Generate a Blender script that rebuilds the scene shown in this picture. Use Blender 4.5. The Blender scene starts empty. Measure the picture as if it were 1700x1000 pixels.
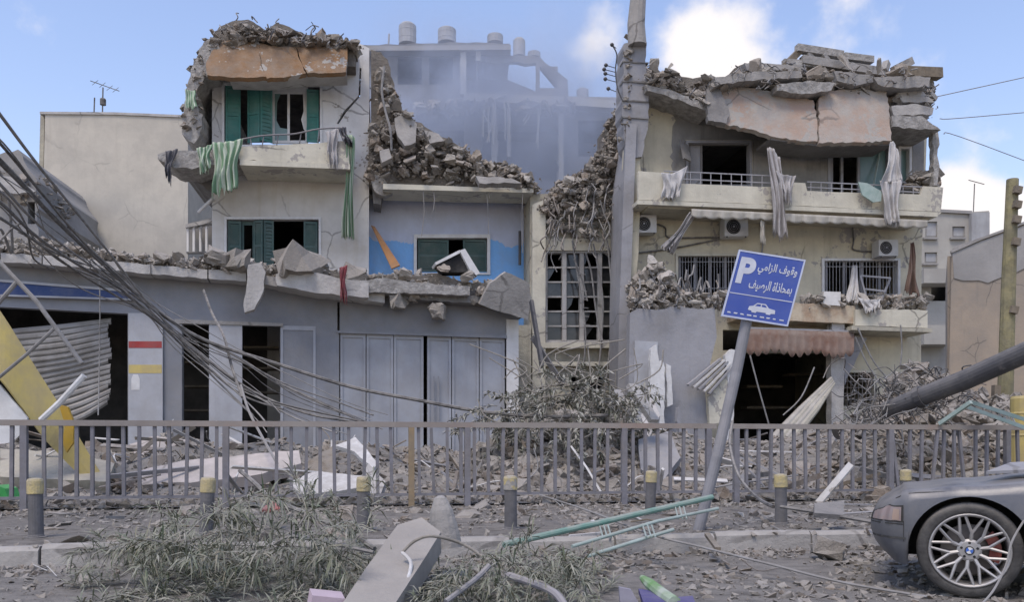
import bpy, bmesh, math, random
import numpy as np
from mathutils import Vector, Matrix, Euler
from mathutils.geometry import tessellate_polygon

random.seed(7)
RNG = np.random.default_rng(11)
SC = bpy.context.scene
COL = SC.collection
R = math.radians

# ------------------------------------------------------------------ camera
FPX, CX, HY, CAMZ = 1400.0, 850.0, 745.0, 1.0       # focal length and horizon of the photograph
cam_d = bpy.data.cameras.new('camera')
cam_d.sensor_width = 36.0
cam_d.lens = 36.0 * FPX / 1700.0
cam_d.shift_y = (HY - 500.0) / 1700.0
cam_d.clip_start = 0.1
cam_d.clip_end = 3000.0
cam = bpy.data.objects.new('camera', cam_d)
cam.location = (0, 0, CAMZ)
cam.rotation_euler = (R(90), 0, 0)
COL.objects.link(cam)
SC.camera = cam

# ------------------------------------------------------------------ sky, sun, exposure
SUN_EL, SUN_AZ = R(62), R(205)        # azimuth from +Y clockwise: behind the camera, a little to the left
world = bpy.data.worlds.new('World')
SC.world = world
world.use_nodes = True
wt = world.node_tree
wt.nodes.clear()
wo = wt.nodes.new('ShaderNodeOutputWorld')
bg = wt.nodes.new('ShaderNodeBackground')
bg.inputs['Strength'].default_value = 0.15
sky = wt.nodes.new('ShaderNodeTexSky')
sky.sky_type = 'NISHITA'
sky.sun_disc = False
sky.sun_elevation = SUN_EL
sky.sun_rotation = SUN_AZ
sky.air_density = 1.35
sky.dust_density = 0.9
sky.ozone_density = 3.0
tc = wt.nodes.new('ShaderNodeTexCoord')


def wmath(op, a, b=None, c=None):
    n = wt.nodes.new('ShaderNodeMath')
    n.operation = op
    for i, v in enumerate((a, b, c)):
        if v is None:
            continue
        if isinstance(v, (int, float)):
            n.inputs[i].default_value = v
        else:
            wt.links.new(v, n.inputs[i])
    return n.outputs[0]


def pdir(px, py):
    return Vector(((px - CX) / FPX, 1.0, (HY - py) / FPX)).normalized()


wn = wt.nodes.new('ShaderNodeTexNoise')
wn.inputs['Scale'].default_value = 11.0
wn.inputs['Detail'].default_value = 9.0
wn.inputs['Roughness'].default_value = 0.55
wt.links.new(tc.outputs['Generated'], wn.inputs['Vector'])
field = wmath('MULTIPLY', wmath('SUBTRACT', wn.outputs[0], 0.5), 2.8)
CLOUDS = [(pdir(1150, 66), 0.042, 1.0), (pdir(1206, 100), 0.042, 1.0), (pdir(1120, 110), 0.03, .7), (pdir(1004, 40), 0.03, .42), (pdir(1000, 95), 0.04, .36),
          (pdir(1584, 318), 0.026, .9), (pdir(1630, 348), 0.03, .95), (pdir(1684, 366), 0.035, .95), (pdir(1560, 400), 0.05, .8), (pdir(1360, 30), 0.14, .38), (pdir(1010, 70), 0.07, .3), (pdir(1480, 90), .1, .25)]
for i in range(26):        # the same kind of cumulus goes on round the rest of the sky
    az = R(40 + 280 * i / 26 + random.uniform(-4, 4))
    el = R(random.uniform(8, 34))
    CLOUDS.append((Vector((math.sin(az) * math.cos(el), math.cos(az) * math.cos(el), math.sin(el))), random.uniform(.05, .11), .8))
for d, w, amp in CLOUDS:
    dn = wt.nodes.new('ShaderNodeVectorMath')
    dn.operation = 'DISTANCE'
    wt.links.new(tc.outputs['Generated'], dn.inputs[0])
    dn.inputs[1].default_value = d
    q = wmath('DIVIDE', dn.outputs['Value'], w)
    g = wmath('POWER', 2.718, wmath('MULTIPLY', wmath('MULTIPLY', q, q), -1.0))
    field = wmath('MULTIPLY_ADD', g, amp, field)
mr = wt.nodes.new('ShaderNodeMapRange')
mr.interpolation_type = 'SMOOTHSTEP'
mr.inputs['From Min'].default_value = 0.36
mr.inputs['From Max'].default_value = 1.25
wt.links.new(field, mr.inputs['Value'])
wmix = wt.nodes.new('ShaderNodeMix')
wmix.data_type = 'RGBA'
wt.links.new(mr.outputs[0], wmix.inputs['Factor'])
wtint = wt.nodes.new('ShaderNodeMix')          # white balance of the sky: a little towards violet
wtint.data_type = 'RGBA'
wtint.blend_type = 'MULTIPLY'
wtint.inputs['Factor'].default_value = 1.0
wtint.inputs['B'].default_value = (1.14, .98, 1.0, 1)
wt.links.new(sky.outputs[0], wtint.inputs['A'])
wt.links.new(wtint.outputs['Result'], wmix.inputs['A'])
wmix.inputs['B'].default_value = (4.6, 4.4, 4.4, 1)
wt.links.new(wmix.outputs['Result'], bg.inputs['Color'])
wt.links.new(bg.outputs[0], wo.inputs['Surface'])

sun_d = bpy.data.lights.new('sun', 'SUN')
sun_d.energy = 1.5
sun_d.angle = R(20)
sun_d.color = (1.0, 0.91, 0.79)
sun = bpy.data.objects.new('sun', sun_d)
sdir = Vector((math.sin(SUN_AZ) * math.cos(SUN_EL), math.cos(SUN_AZ) * math.cos(SUN_EL), math.sin(SUN_EL)))
sun.rotation_euler = (-sdir).to_track_quat('-Z', 'Y').to_euler()
sun.location = sdir * 60
COL.objects.link(sun)

vs = SC.view_settings
vs.view_transform = 'Standard'
vs.look = 'None'
vs.exposure = 0.6
vs.gamma = 1.0
vs.use_curve_mapping = False
SC.cycles.volume_step_rate = 3.0
SC.cycles.volume_max_steps = 128
SC.cycles.max_bounces = 6
SC.cycles.diffuse_bounces = 3
SC.cycles.volume_bounces = 1


# ------------------------------------------------------------------ materials
def _nodes(name):
    m = bpy.data.materials.new(name)
    m.use_nodes = True
    nt = m.node_tree
    nt.nodes.clear()
    out = nt.nodes.new('ShaderNodeOutputMaterial')
    bs = nt.nodes.new('ShaderNodeBsdfPrincipled')
    nt.links.new(bs.outputs[0], out.inputs['Surface'])
    return m, nt, bs, out


def _noise(nt, vec, scale, detail=6, rough=.6):
    n = nt.nodes.new('ShaderNodeTexNoise')
    n.inputs['Scale'].default_value = scale
    n.inputs['Detail'].default_value = detail
    n.inputs['Roughness'].default_value = rough
    nt.links.new(vec, n.inputs['Vector'])
    return n.outputs[0]


def _range(nt, v, a, b, lo=0., hi=1.):
    n = nt.nodes.new('ShaderNodeMapRange')
    n.interpolation_type = 'SMOOTHSTEP'
    n.inputs['From Min'].default_value = a
    n.inputs['From Max'].default_value = b
    n.inputs['To Min'].default_value = lo
    n.inputs['To Max'].default_value = hi
    nt.links.new(v, n.inputs['Value'])
    return n.outputs[0]


def _mix(nt, fac, a, b):
    n = nt.nodes.new('ShaderNodeMix')
    n.data_type = 'RGBA'
    for s, v in (('Factor', fac), ('A', a), ('B', b)):
        if isinstance(v, (int, float)):
            n.inputs[s].default_value = v
        elif isinstance(v, tuple):
            n.inputs[s].default_value = (*v, 1) if len(v) == 3 else v
        else:
            nt.links.new(v, n.inputs[s])
    return n.outputs['Result']


def _m(nt, op, a, b):
    n = nt.nodes.new('ShaderNodeMath')
    n.operation = op
    for i, v in enumerate((a, b)):
        if isinstance(v, (int, float)):
            n.inputs[i].default_value = v
        else:
            nt.links.new(v, n.inputs[i])
    return n.outputs[0]


DUST = (0.32, 0.297, 0.265)
MATS = {}


def mat(name, c1, c2=None, scale=2.5, rough=.9, bump=.25, bscale=14., dust=.5, streak=0., dirt=(.16, .15, .14), stain=0.,
        island=0., metal=0., isl_cols=None, zsplit=None, spec=.25, stripes=None, trans=0., spall=0., film=.18, crack=0.):
    """painted, dusty, weathered surface; dust settles on faces that look up"""
    m, nt, bs, out = _nodes(name)
    geo = nt.nodes.new('ShaderNodeNewGeometry')
    pos = geo.outputs['Position']
    c2 = c2 or tuple(v * .78 for v in c1)
    n1 = _range(nt, _noise(nt, pos, scale), .32, .68)
    col = _mix(nt, n1, c1, c2)
    if isl_cols:
        rmp = nt.nodes.new('ShaderNodeValToRGB')
        rmp.color_ramp.interpolation = 'LINEAR'
        els = rmp.color_ramp.elements
        while len(els) < len(isl_cols):
            els.new(.5)
        for i, c in enumerate(isl_cols):
            els[i].position = i / max(1, len(isl_cols) - 1)
            els[i].color = (*c, 1)
        nt.links.new(geo.outputs['Random Per Island'], rmp.inputs[0])
        col = _mix(nt, .72, col, rmp.outputs[0])
    if stripes:
        uv = nt.nodes.new('ShaderNodeUVMap')
        sx = nt.nodes.new('ShaderNodeSeparateXYZ')
        nt.links.new(uv.outputs[0], sx.inputs[0])
        fr = _m(nt, 'FRACT', _m(nt, 'MULTIPLY', sx.outputs[0], stripes[0]), 0.)
        col = _mix(nt, _range(nt, fr, .46, .54), col, stripes[1])
    if zsplit:                       # lower part of the wall carries another paint, with a ragged upper edge
        zc, c3 = zsplit
        sz = nt.nodes.new('ShaderNodeSeparateXYZ')
        nt.links.new(pos, sz.inputs[0])
        zz = _m(nt, 'ADD', sz.outputs[2], _m(nt, 'MULTIPLY', _noise(nt, pos, .9, 5, .7), 1.3))
        col = _mix(nt, _range(nt, zz, zc + .66, zc + .58, 0, 1) if False else _m(nt, 'LESS_THAN', zz, zc + .65), col, c3)
    if streak:
        mp = nt.nodes.new('ShaderNodeMapping')
        mp.inputs['Scale'].default_value = (2.2, 2.2, .16)
        nt.links.new(pos, mp.inputs[0])
        s = _range(nt, _noise(nt, mp.outputs[0], 2.0, 7, .65), .5, .8)
        col = _mix(nt, _m(nt, 'MULTIPLY', s, streak), col, dirt)
    if stain:
        s = _range(nt, _noise(nt, pos, .8, 9, .72), .52, .72)
        col = _mix(nt, _m(nt, 'MULTIPLY', s, stain), col, dirt)
        s2 = _range(nt, _noise(nt, pos, 5.5, 6, .7), .6, .72)
        col = _mix(nt, _m(nt, 'MULTIPLY', s2, stain * .7), col, DUST)
    if spall:                        # plaster fallen away in sharp-edged patches
        sp = _m(nt, 'ADD', _m(nt, 'MULTIPLY', _noise(nt, pos, 1.1, 10, .62), .7), _m(nt, 'MULTIPLY', _noise(nt, pos, 7., 6, .6), .3))
        col = _mix(nt, _range(nt, sp, .60 - spall * .06, .612 - spall * .06), col, (.33, .31, .28))
    if crack:                        # hairline cracks in the plaster
        wv = nt.nodes.new('ShaderNodeMix')
        wv.data_type = 'VECTOR'
        wv.inputs['Factor'].default_value = .3
        nz_ = nt.nodes.new('ShaderNodeTexNoise')
        nz_.inputs['Scale'].default_value = 1.4
        nz_.inputs['Detail'].default_value = 6
        nt.links.new(pos, nz_.inputs['Vector'])
        nt.links.new(pos, wv.inputs['A'])
        nt.links.new(nz_.outputs['Color'], wv.inputs['B'])
        vo = nt.nodes.new('ShaderNodeTexVoronoi')
        vo.feature = 'DISTANCE_TO_EDGE'
        vo.inputs['Scale'].default_value = .75
        nt.links.new(wv.outputs['Result'], vo.inputs['Vector'])
        ck = _m(nt, 'MULTIPLY', _range(nt, vo.outputs['Distance'], .016, .005), _range(nt, _noise(nt, pos, .5, 3, .5), .5, .58))
        col = _mix(nt, _m(nt, 'MULTIPLY', ck, crack), col, (.07, .065, .06))
    if film:                         # thin uneven film of dust
        f0 = _range(nt, _noise(nt, pos, 1.7, 8, .68), .38, .66)
        col = _mix(nt, _m(nt, 'MULTIPLY', f0, film), col, (DUST[0] * .85, DUST[1] * .85, DUST[2] * .85))
    if dust:
        sn = nt.nodes.new('ShaderNodeSeparateXYZ')
        nt.links.new(geo.outputs['Normal'], sn.inputs[0])
        up = _range(nt, sn.outputs[2], .05, .8)
        dn = _range(nt, _noise(nt, pos, 6., 5, .6), .25, .6)
        f = _m(nt, 'MULTIPLY', _m(nt, 'MULTIPLY', up, dn), dust)
        col = _mix(nt, f, col, DUST)
    nt.links.new(col, bs.inputs['Base Color'])
    bs.inputs['Roughness'].default_value = rough
    bs.inputs['Metallic'].default_value = metal
    bs.inputs['Specular IOR Level'].default_value = spec
    if trans:
        bs.inputs['Transmission Weight'].default_value = trans
    if bump:
        bp = nt.nodes.new('ShaderNodeBump')
        bp.inputs['Strength'].default_value = bump
        bp.inputs['Distance'].default_value = .06
        nt.links.new(_noise(nt, pos, bscale, 8, .65), bp.inputs['Height'])
        nt.links.new(bp.outputs[0], bs.inputs['Normal'])
    MATS[name] = m
    return m


RUB = [(.085, .077, .068), (.19, .168, .14), (.29, .262, .225), (.23, .195, .155), (.36, .335, .295), (.2, .15, .11), (.31, .285, .25), (.15, .135, .118), (.26, .195, .14), (.11, .098, .084)]
mat('rubble', (.3, .28, .25), (.2, .186, .166), 5, .95, .6, 18, .75, film=.3, isl_cols=RUB)
mat('rubble_pale', (.45, .42, .38), (.3, .28, .25), 4, .95, .6, 18, .55, film=.25, isl_cols=[(.17, .153, .132), (.42, .39, .34), (.29, .262, .225), (.48, .455, .415), (.25, .205, .16), (.36, .33, .285), (.2, .182, .158), (.31, .25, .19)])
mat('rubble_core', (.2, .178, .15), (.12, .108, .094), 3, .98, .9, 8, .4)
mat('concrete', (.34, .325, .305), (.25, .24, .225), 2, .93, .5, 12, .35, streak=.3, crack=0.6)
mat('concrete_pale', (.47, .455, .43), (.36, .345, .325), 2, .93, .45, 12, .3, streak=.25, crack=0.6)
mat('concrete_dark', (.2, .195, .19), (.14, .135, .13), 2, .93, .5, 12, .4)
mat('concrete_broken', (.40, .385, .36), (.23, .22, .205), 6, .96, 1.0, 9, .3, stain=.4)
mat('white_plaster', (.66, .65, .63), (.56, .55, .53), .8, .9, .18, 9, .3, spall=.25, streak=.35, dirt=(.36, .33, .27), stain=.2, crack=0.55)
mat('lower_plaster', (.6, .585, .55), (.52, .5, .46), .8, .9, .2, 9, .3, streak=.5, dirt=(.42, .36, .24), stain=.3, crack=0.5)
mat('blue_plaster', (.50, .545, .66), (.44, .48, .6), .8, .9, .2, 9, .3, streak=.2, dirt=(.35, .36, .4), zsplit=(6.55, (.20, .42, .74)))
mat('soot_plaster', (.27, .262, .242), (.17, .166, .158), 1.1, .92, .25, 9, .4, streak=.6, dirt=(.1, .095, .09), stain=.6)
mat('cream_plaster', (.59, .545, .41), (.48, .44, .335), .9, .9, .2, 9, .45, spall=.35, streak=.5, dirt=(.28, .255, .19), stain=.3, crack=0.55)
mat('cream_trim', (.57, .54, .44), (.48, .455, .37), 1.5, .88, .2, 11, .5, spall=.6, streak=.35, dirt=(.3, .28, .22), stain=.2, crack=0.6)
mat('dirty_cream', (.46, .43, .34), (.34, .32, .26), 1.6, .92, .35, 10, .5, streak=.6, dirt=(.2, .18, .14), stain=.5, crack=0.5)
mat('rusty_fascia', (.5, .43, .32), (.34, .24, .16), 2.6, .92, .35, 10, .4, streak=.5, dirt=(.2, .14, .1))
mat('ochre_panel', (.235, .13, .058), (.17, .108, .062), 1.6, .9, .45, 10, .25, spall=.5, streak=.35, dirt=(.3, .26, .2), stain=.3, crack=0.5)
mat('peach_panel', (.36, .26, .2), (.36, .33, .295), 1.5, .92, .45, 10, .3, spall=.9, streak=.45, dirt=(.27, .25, .22), stain=.45, crack=0.5)
mat('beige_wall', (.54, .5, .42), (.45, .42, .36), .45, .92, .15, 6, .2, streak=.35, dirt=(.37, .34, .28), stain=.25, crack=0.2)
mat('tan_wall', (.36, .295, .225), (.28, .24, .195), .5, .92, .25, 6, .3, streak=.45, dirt=(.18, .165, .15), stain=.4, crack=0.5)
mat('grey_wall', (.32, .31, .295), (.25, .242, .23), .6, .92, .25, 6, .3, streak=.4, dirt=(.2, .2, .2), stain=.3)
mat('back_wall', (.19, .185, .18), (.11, .108, .106), .5, .92, .3, 5, .3, streak=.5, stain=.5)
mat('pale_back_wall', (.4, .385, .345), (.33, .315, .285), .5, .92, .2, 5, .2, streak=.4, stain=.2, dirt=(.32, .3, .27))
mat('shop_grey', (.25, .26, .282), (.19, .197, .214), .9, .8, .12, 9, .4, streak=.35, dirt=(.16, .165, .175), stain=.18, film=.3)
mat('door_grey', (.365, .38, .41), (.295, .305, .33), 1.1, .7, .1, 10, .3, streak=.35, dirt=(.22, .235, .26), stain=.15, film=.3)
mat('door_pale', (.42, .43, .455), (.34, .35, .37), 1.1, .7, .1, 10, .3, streak=.3, dirt=(.28, .29, .32), stain=.15, film=.3)
mat('grey_slab', (.31, .31, .325), (.245, .247, .26), .8, .88, .25, 9, .4, streak=.3, stain=.35, crack=0.5)
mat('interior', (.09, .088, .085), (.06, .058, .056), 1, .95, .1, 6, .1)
mat('shutter_metal', (.3, .295, .285), (.2, .19, .175), 2.2, .75, .1, 10, .5, stain=.5, streak=.3)
mat('black', (.012, .012, .013), (.02, .02, .02), 3, .8, .1, 10, .1)
mat('dark_metal', (.06, .06, .065), (.045, .045, .05), 5, .55, .1, 20, .5)
mat('wire', (.07, .068, .066), (.16, .155, .15), 6, .8, .1, 20, .6)
mat('wire_pale', (.26, .255, .25), (.16, .155, .15), 6, .85, .1, 20, .5)
mat('rebar', (.16, .13, .105), (.24, .225, .21), 6, .9, .2, 30, .4)
mat('fence_paint', (.19, .186, .205), (.15, .146, .155), 6, .65, .12, 30, .55, stain=.3, dirt=(.2, .17, .14))
mat('fence_rail', (.27, .245, .222), (.23, .2, .178), 2.2, .65, .12, 30, .8, stain=.35, dirt=(.3, .14, .08))
mat('fence_yellow', (.27, .2, .115), (.2, .155, .1), 6, .75, .12, 30, .4, stain=.3)
mat('bollard_grey', (.125, .122, .128), (.1, .098, .1), 8, .8, .25, 30, .5, streak=.4, dirt=(.22, .21, .2))
mat('bollard_yellow', (.50, .41, .19), (.38, .33, .21), 14, .8, .35, 30, .7, stain=.4, dirt=(.25, .22, .17), spall=.3)
mat('teal_shutter', (.055, .20, .175), (.045, .16, .14), 2.5, .65, .08, 10, .3, stain=.2, dirt=(.15, .2, .18))
mat('green_shutter', (.065, .115, .105), (.05, .09, .085), 2.5, .65, .08, 10, .3, stain=.25)
mat('glass_dark', (.02, .022, .025), (.03, .032, .035), 2, .12, 0, 10, .15, spec=.5)
mat('teal_glass', (.10, .20, .185), (.14, .22, .21), 1.2, .3, 0, 10, .3, spec=.5, stain=.3, dirt=(.3, .3, .28))
mat('white_paint', (.66, .66, .65), (.56, .555, .54), 3, .7, .15, 14, .5, stain=.25, dirt=(.35, .32, .28))
mat('ac_white', (.56, .56, .55), (.5, .5, .49), 3, .6, .05, 14, .6, streak=.3, stain=.2, dirt=(.35, .33, .3))
mat('green_cloth', (.50, .56, .45), (.42, .48, .38), 3, .95, .2, 30, .2, stripes=(5, (.16, .28, .17)))
mat('grey_cloth', (.44, .425, .42), (.36, .345, .34), 5, .95, .3, 30, .3, stain=.3)
mat('white_cloth', (.52, .51, .5), (.44, .43, .42), 5, .95, .3, 30, .3, stain=.25)
mat('dark_cloth', (.07, .07, .085), (.12, .12, .13), 5, .95, .3, 30, .4)
mat('red_cloth', (.30, .06, .07), (.22, .07, .075), 5, .95, .3, 30, .3)
mat('pink_cloth', (.46, .12, .12), (.38, .15, .14), 5, .95, .3, 30, .3)
mat('brown_awning', (.135, .072, .05), (.14, .095, .075), .9, .9, .2, 14, .3, stain=.5, dirt=(.26, .22, .19))
mat('valance', (.42, .4, .35), (.34, .32, .28), 3, .95, .2, 20, .5, stain=.3, stripes=(40, (.36, .34, .29)))
mat('blue_band', (.028, .055, .16), (.04, .07, .17), 2, .6, .05, 14, .5, stain=.3, dirt=(.13, .14, .18))
mat('red_paint', (.36, .035, .035), (.3, .05, .05), 6, .75, .1, 14, .3, stain=.2)
mat('yellow_paint', (.55, .44, .15), (.46, .37, .17), 3, .7, .1, 14, .35, stain=.3, dirt=(.3, .27, .2))
mat('amber_paint', (.44, .27, .02), (.4, .25, .03), 6, .7, .1, 14, .2, stain=.2)
mat('orange_wood', (.42, .2, .075), (.33, .17, .075), 5, .8, .2, 20, .3, streak=.3)
mat('wood', (.2, .165, .12), (.13, .108, .08), 5, .9, .4, 16, .4, streak=.6)
mat('pole_olive', (.27, .24, .125), (.17, .155, .095), 3, .9, .4, 14, .2, streak=.7, dirt=(.1, .09, .06))
mat('steel_pole', (.075, .075, .08), (.06, .06, .065), 3, .55, .1, 14, .3, stain=.3)
mat('sign_blue', (.04, .075, .31), (.055, .095, .34), 2.5, .6, .03, 14, .1, film=.12, stain=.2, dirt=(.2, .24, .4), spec=.4)
mat('sign_white', (.56, .58, .63), (.46, .48, .54), 5, .55, 0, 14, .1)
mat('sign_rim', (.5, .54, .66), (.42, .46, .58), 5, .5, 0, 14, .2)
mat('sign_pole', (.22, .22, .235), (.17, .17, .18), 4, .6, .12, 20, .5, stain=.35)
mat('pink_slab', (.5, .445, .41), (.43, .39, .36), 1.5, .9, .2, 12, .4, stain=.25, crack=0.6)
mat('tile_white', (.6, .59, .57), (.5, .49, .47), 3, .85, .2, 12, .4, stain=.3)
mat('asphalt', (.105, .098, .089), (.17, .158, .142), 2.6, .95, .8, 30, .6, stain=.7, dirt=(.08, .075, .069))
mat('pavement_dirt', (.125, .112, .096), (.075, .068, .06), 1.4, .96, .7, 22, .45, stain=.6, dirt=(.08, .074, .068))
mat('lot_dirt', (.22, .208, .19), (.15, .142, .13), 1.2, .96, .8, 16, .5, stain=.5)
mat('kerb_stone', (.4, .38, .35), (.31, .295, .272), 3, .92, .35, 20, .5, stain=.45, dirt=(.2, .185, .17), crack=0.5)
mat('dry_twig', (.27, .25, .22), (.19, .175, .15), 9, .95, .2, 30, .3)
LEAF = [(.05, .085, .035), (.15, .175, .11), (.25, .26, .2), (.09, .115, .06), (.3, .29, .24), (.07, .12, .055), (.2, .17, .1), (.12, .15, .09)]
mat('leaf', (.14, .16, .11), (.2, .21, .17), 9, .85, 0, 30, .45, isl_cols=LEAF)
mat('leaf_dusty', (.22, .23, .18), (.28, .27, .24), 9, .9, 0, 30, .4, isl_cols=[(.12, .135, .075), (.27, .265, .22), (.34, .33, .29), (.2, .2, .16), (.11, .12, .08)])
mat('green_metal', (.12, .255, .205), (.2, .31, .26), 6, .6, .1, 20, .55, stain=.3, dirt=(.3, .31, .29))
mat('pale_green_metal', (.34, .42, .385), (.26, .35, .31), 6, .6, .1, 20, .5)
mat('bin_green', (.06, .38, .10), (.08, .42, .12), 5, .6, .1, 14, .2)
mat('purple_card', (.32, .31, .36), (.26, .25, .3), 5, .8, .1, 14, .2, stain=.2)
mat('navy_card', (.045, .04, .17), (.06, .05, .2), 5, .6, .1, 14, .2)
mat('lime_card', (.13, .27, .09), (.42, .48, .4), 5, .7, .1, 14, .2)
mat('pink_card', (.52, .42, .46), (.45, .36, .4), 4, .85, .1, 14, .2, stain=.15)
mat('car_paint', (.068, .075, .09), (.085, .09, .105), 1.6, .4, .05, 60, .5, film=.22, stain=.3, dirt=(.15, .148, .145), spec=.5, metal=.1)
mat('car_trim', (.03, .03, .032), (.045, .045, .045), 4, .7, .05, 20, .5)
mat('tyre', (.035, .034, .034), (.07, .068, .065), 9, .9, .3, 40, .5)
mat('rim_silver', (.42, .41, .4), (.3, .29, .28), 7, .5, .05, 20, .4, metal=.65, stain=.25)
mat('brake_red', (.2, .04, .03), (.15, .04, .033), 7, .6, .05, 20, .2)
mat('brake_disc', (.12, .11, .105), (.09, .08, .075), 7, .5, .05, 20, .2, metal=.6)
mat('lamp_glass', (.2, .19, .2), (.3, .2, .18), 3, .25, 0, 20, .5, spec=.6)
mat('amber_corner', (.34, .25, .2), (.3, .2, .15), 3, .3, 0, 20, .4, spec=.5)
mat('amber_glass', (.55, .17, .03), (.5, .15, .03), 3, .35, 0, 20, .2)
mat('roundel_blue', (.05, .13, .42), (.05, .13, .42), 3, .4, 0, 20, .1)
mat('kerb_slab', (.34, .315, .28), (.26, .24, .215), 3, .92, .3, 20, .4, stain=.3)
mat('lavender_hose', (.26, .255, .28), (.22, .215, .235), 3, .7, .1, 20, .5, stain=.3)
mat('tank', (.38, .385, .39), (.3, .3, .305), 1.2, .8, .1, 10, .3, streak=.4)


# ------------------------------------------------------------------ placing helpers
def P(px, py, d):
    """the point seen at a pixel of the photograph, d metres in front of the camera"""
    return Vector(((px - CX) / FPX * d, d, CAMZ - (py - HY) / FPX * d))


class Fac:
    """an upright facade line y = d0 + k x ; local u along it, v out of it towards the street, z up"""
    def __init__(s, k, d0):
        s.k, s.d0 = k, d0
        q = math.sqrt(1 + k * k)
        s.q = q
        s.t = Vector((1 / q, k / q, 0))
        s.n = Vector((k / q, -1 / q, 0))
        s.o = Vector((0, d0, 0))

    def at(s, px, py, v=0.):
        d = s.d0 - v * s.q
        a = (px - CX) / FPX
        y = d / (1 - s.k * a)
        w = Vector((a * y, y, CAMZ - (py - HY) / FPX * y))
        return w

    def uz(s, px, py, v=0.):
        w = s.at(px, py, v) - s.o
        return w.dot(s.t), w.z

    def w(s, u, v, z):
        p = s.o + s.t * u + s.n * v
        return Vector((p.x, p.y, z))


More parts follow.
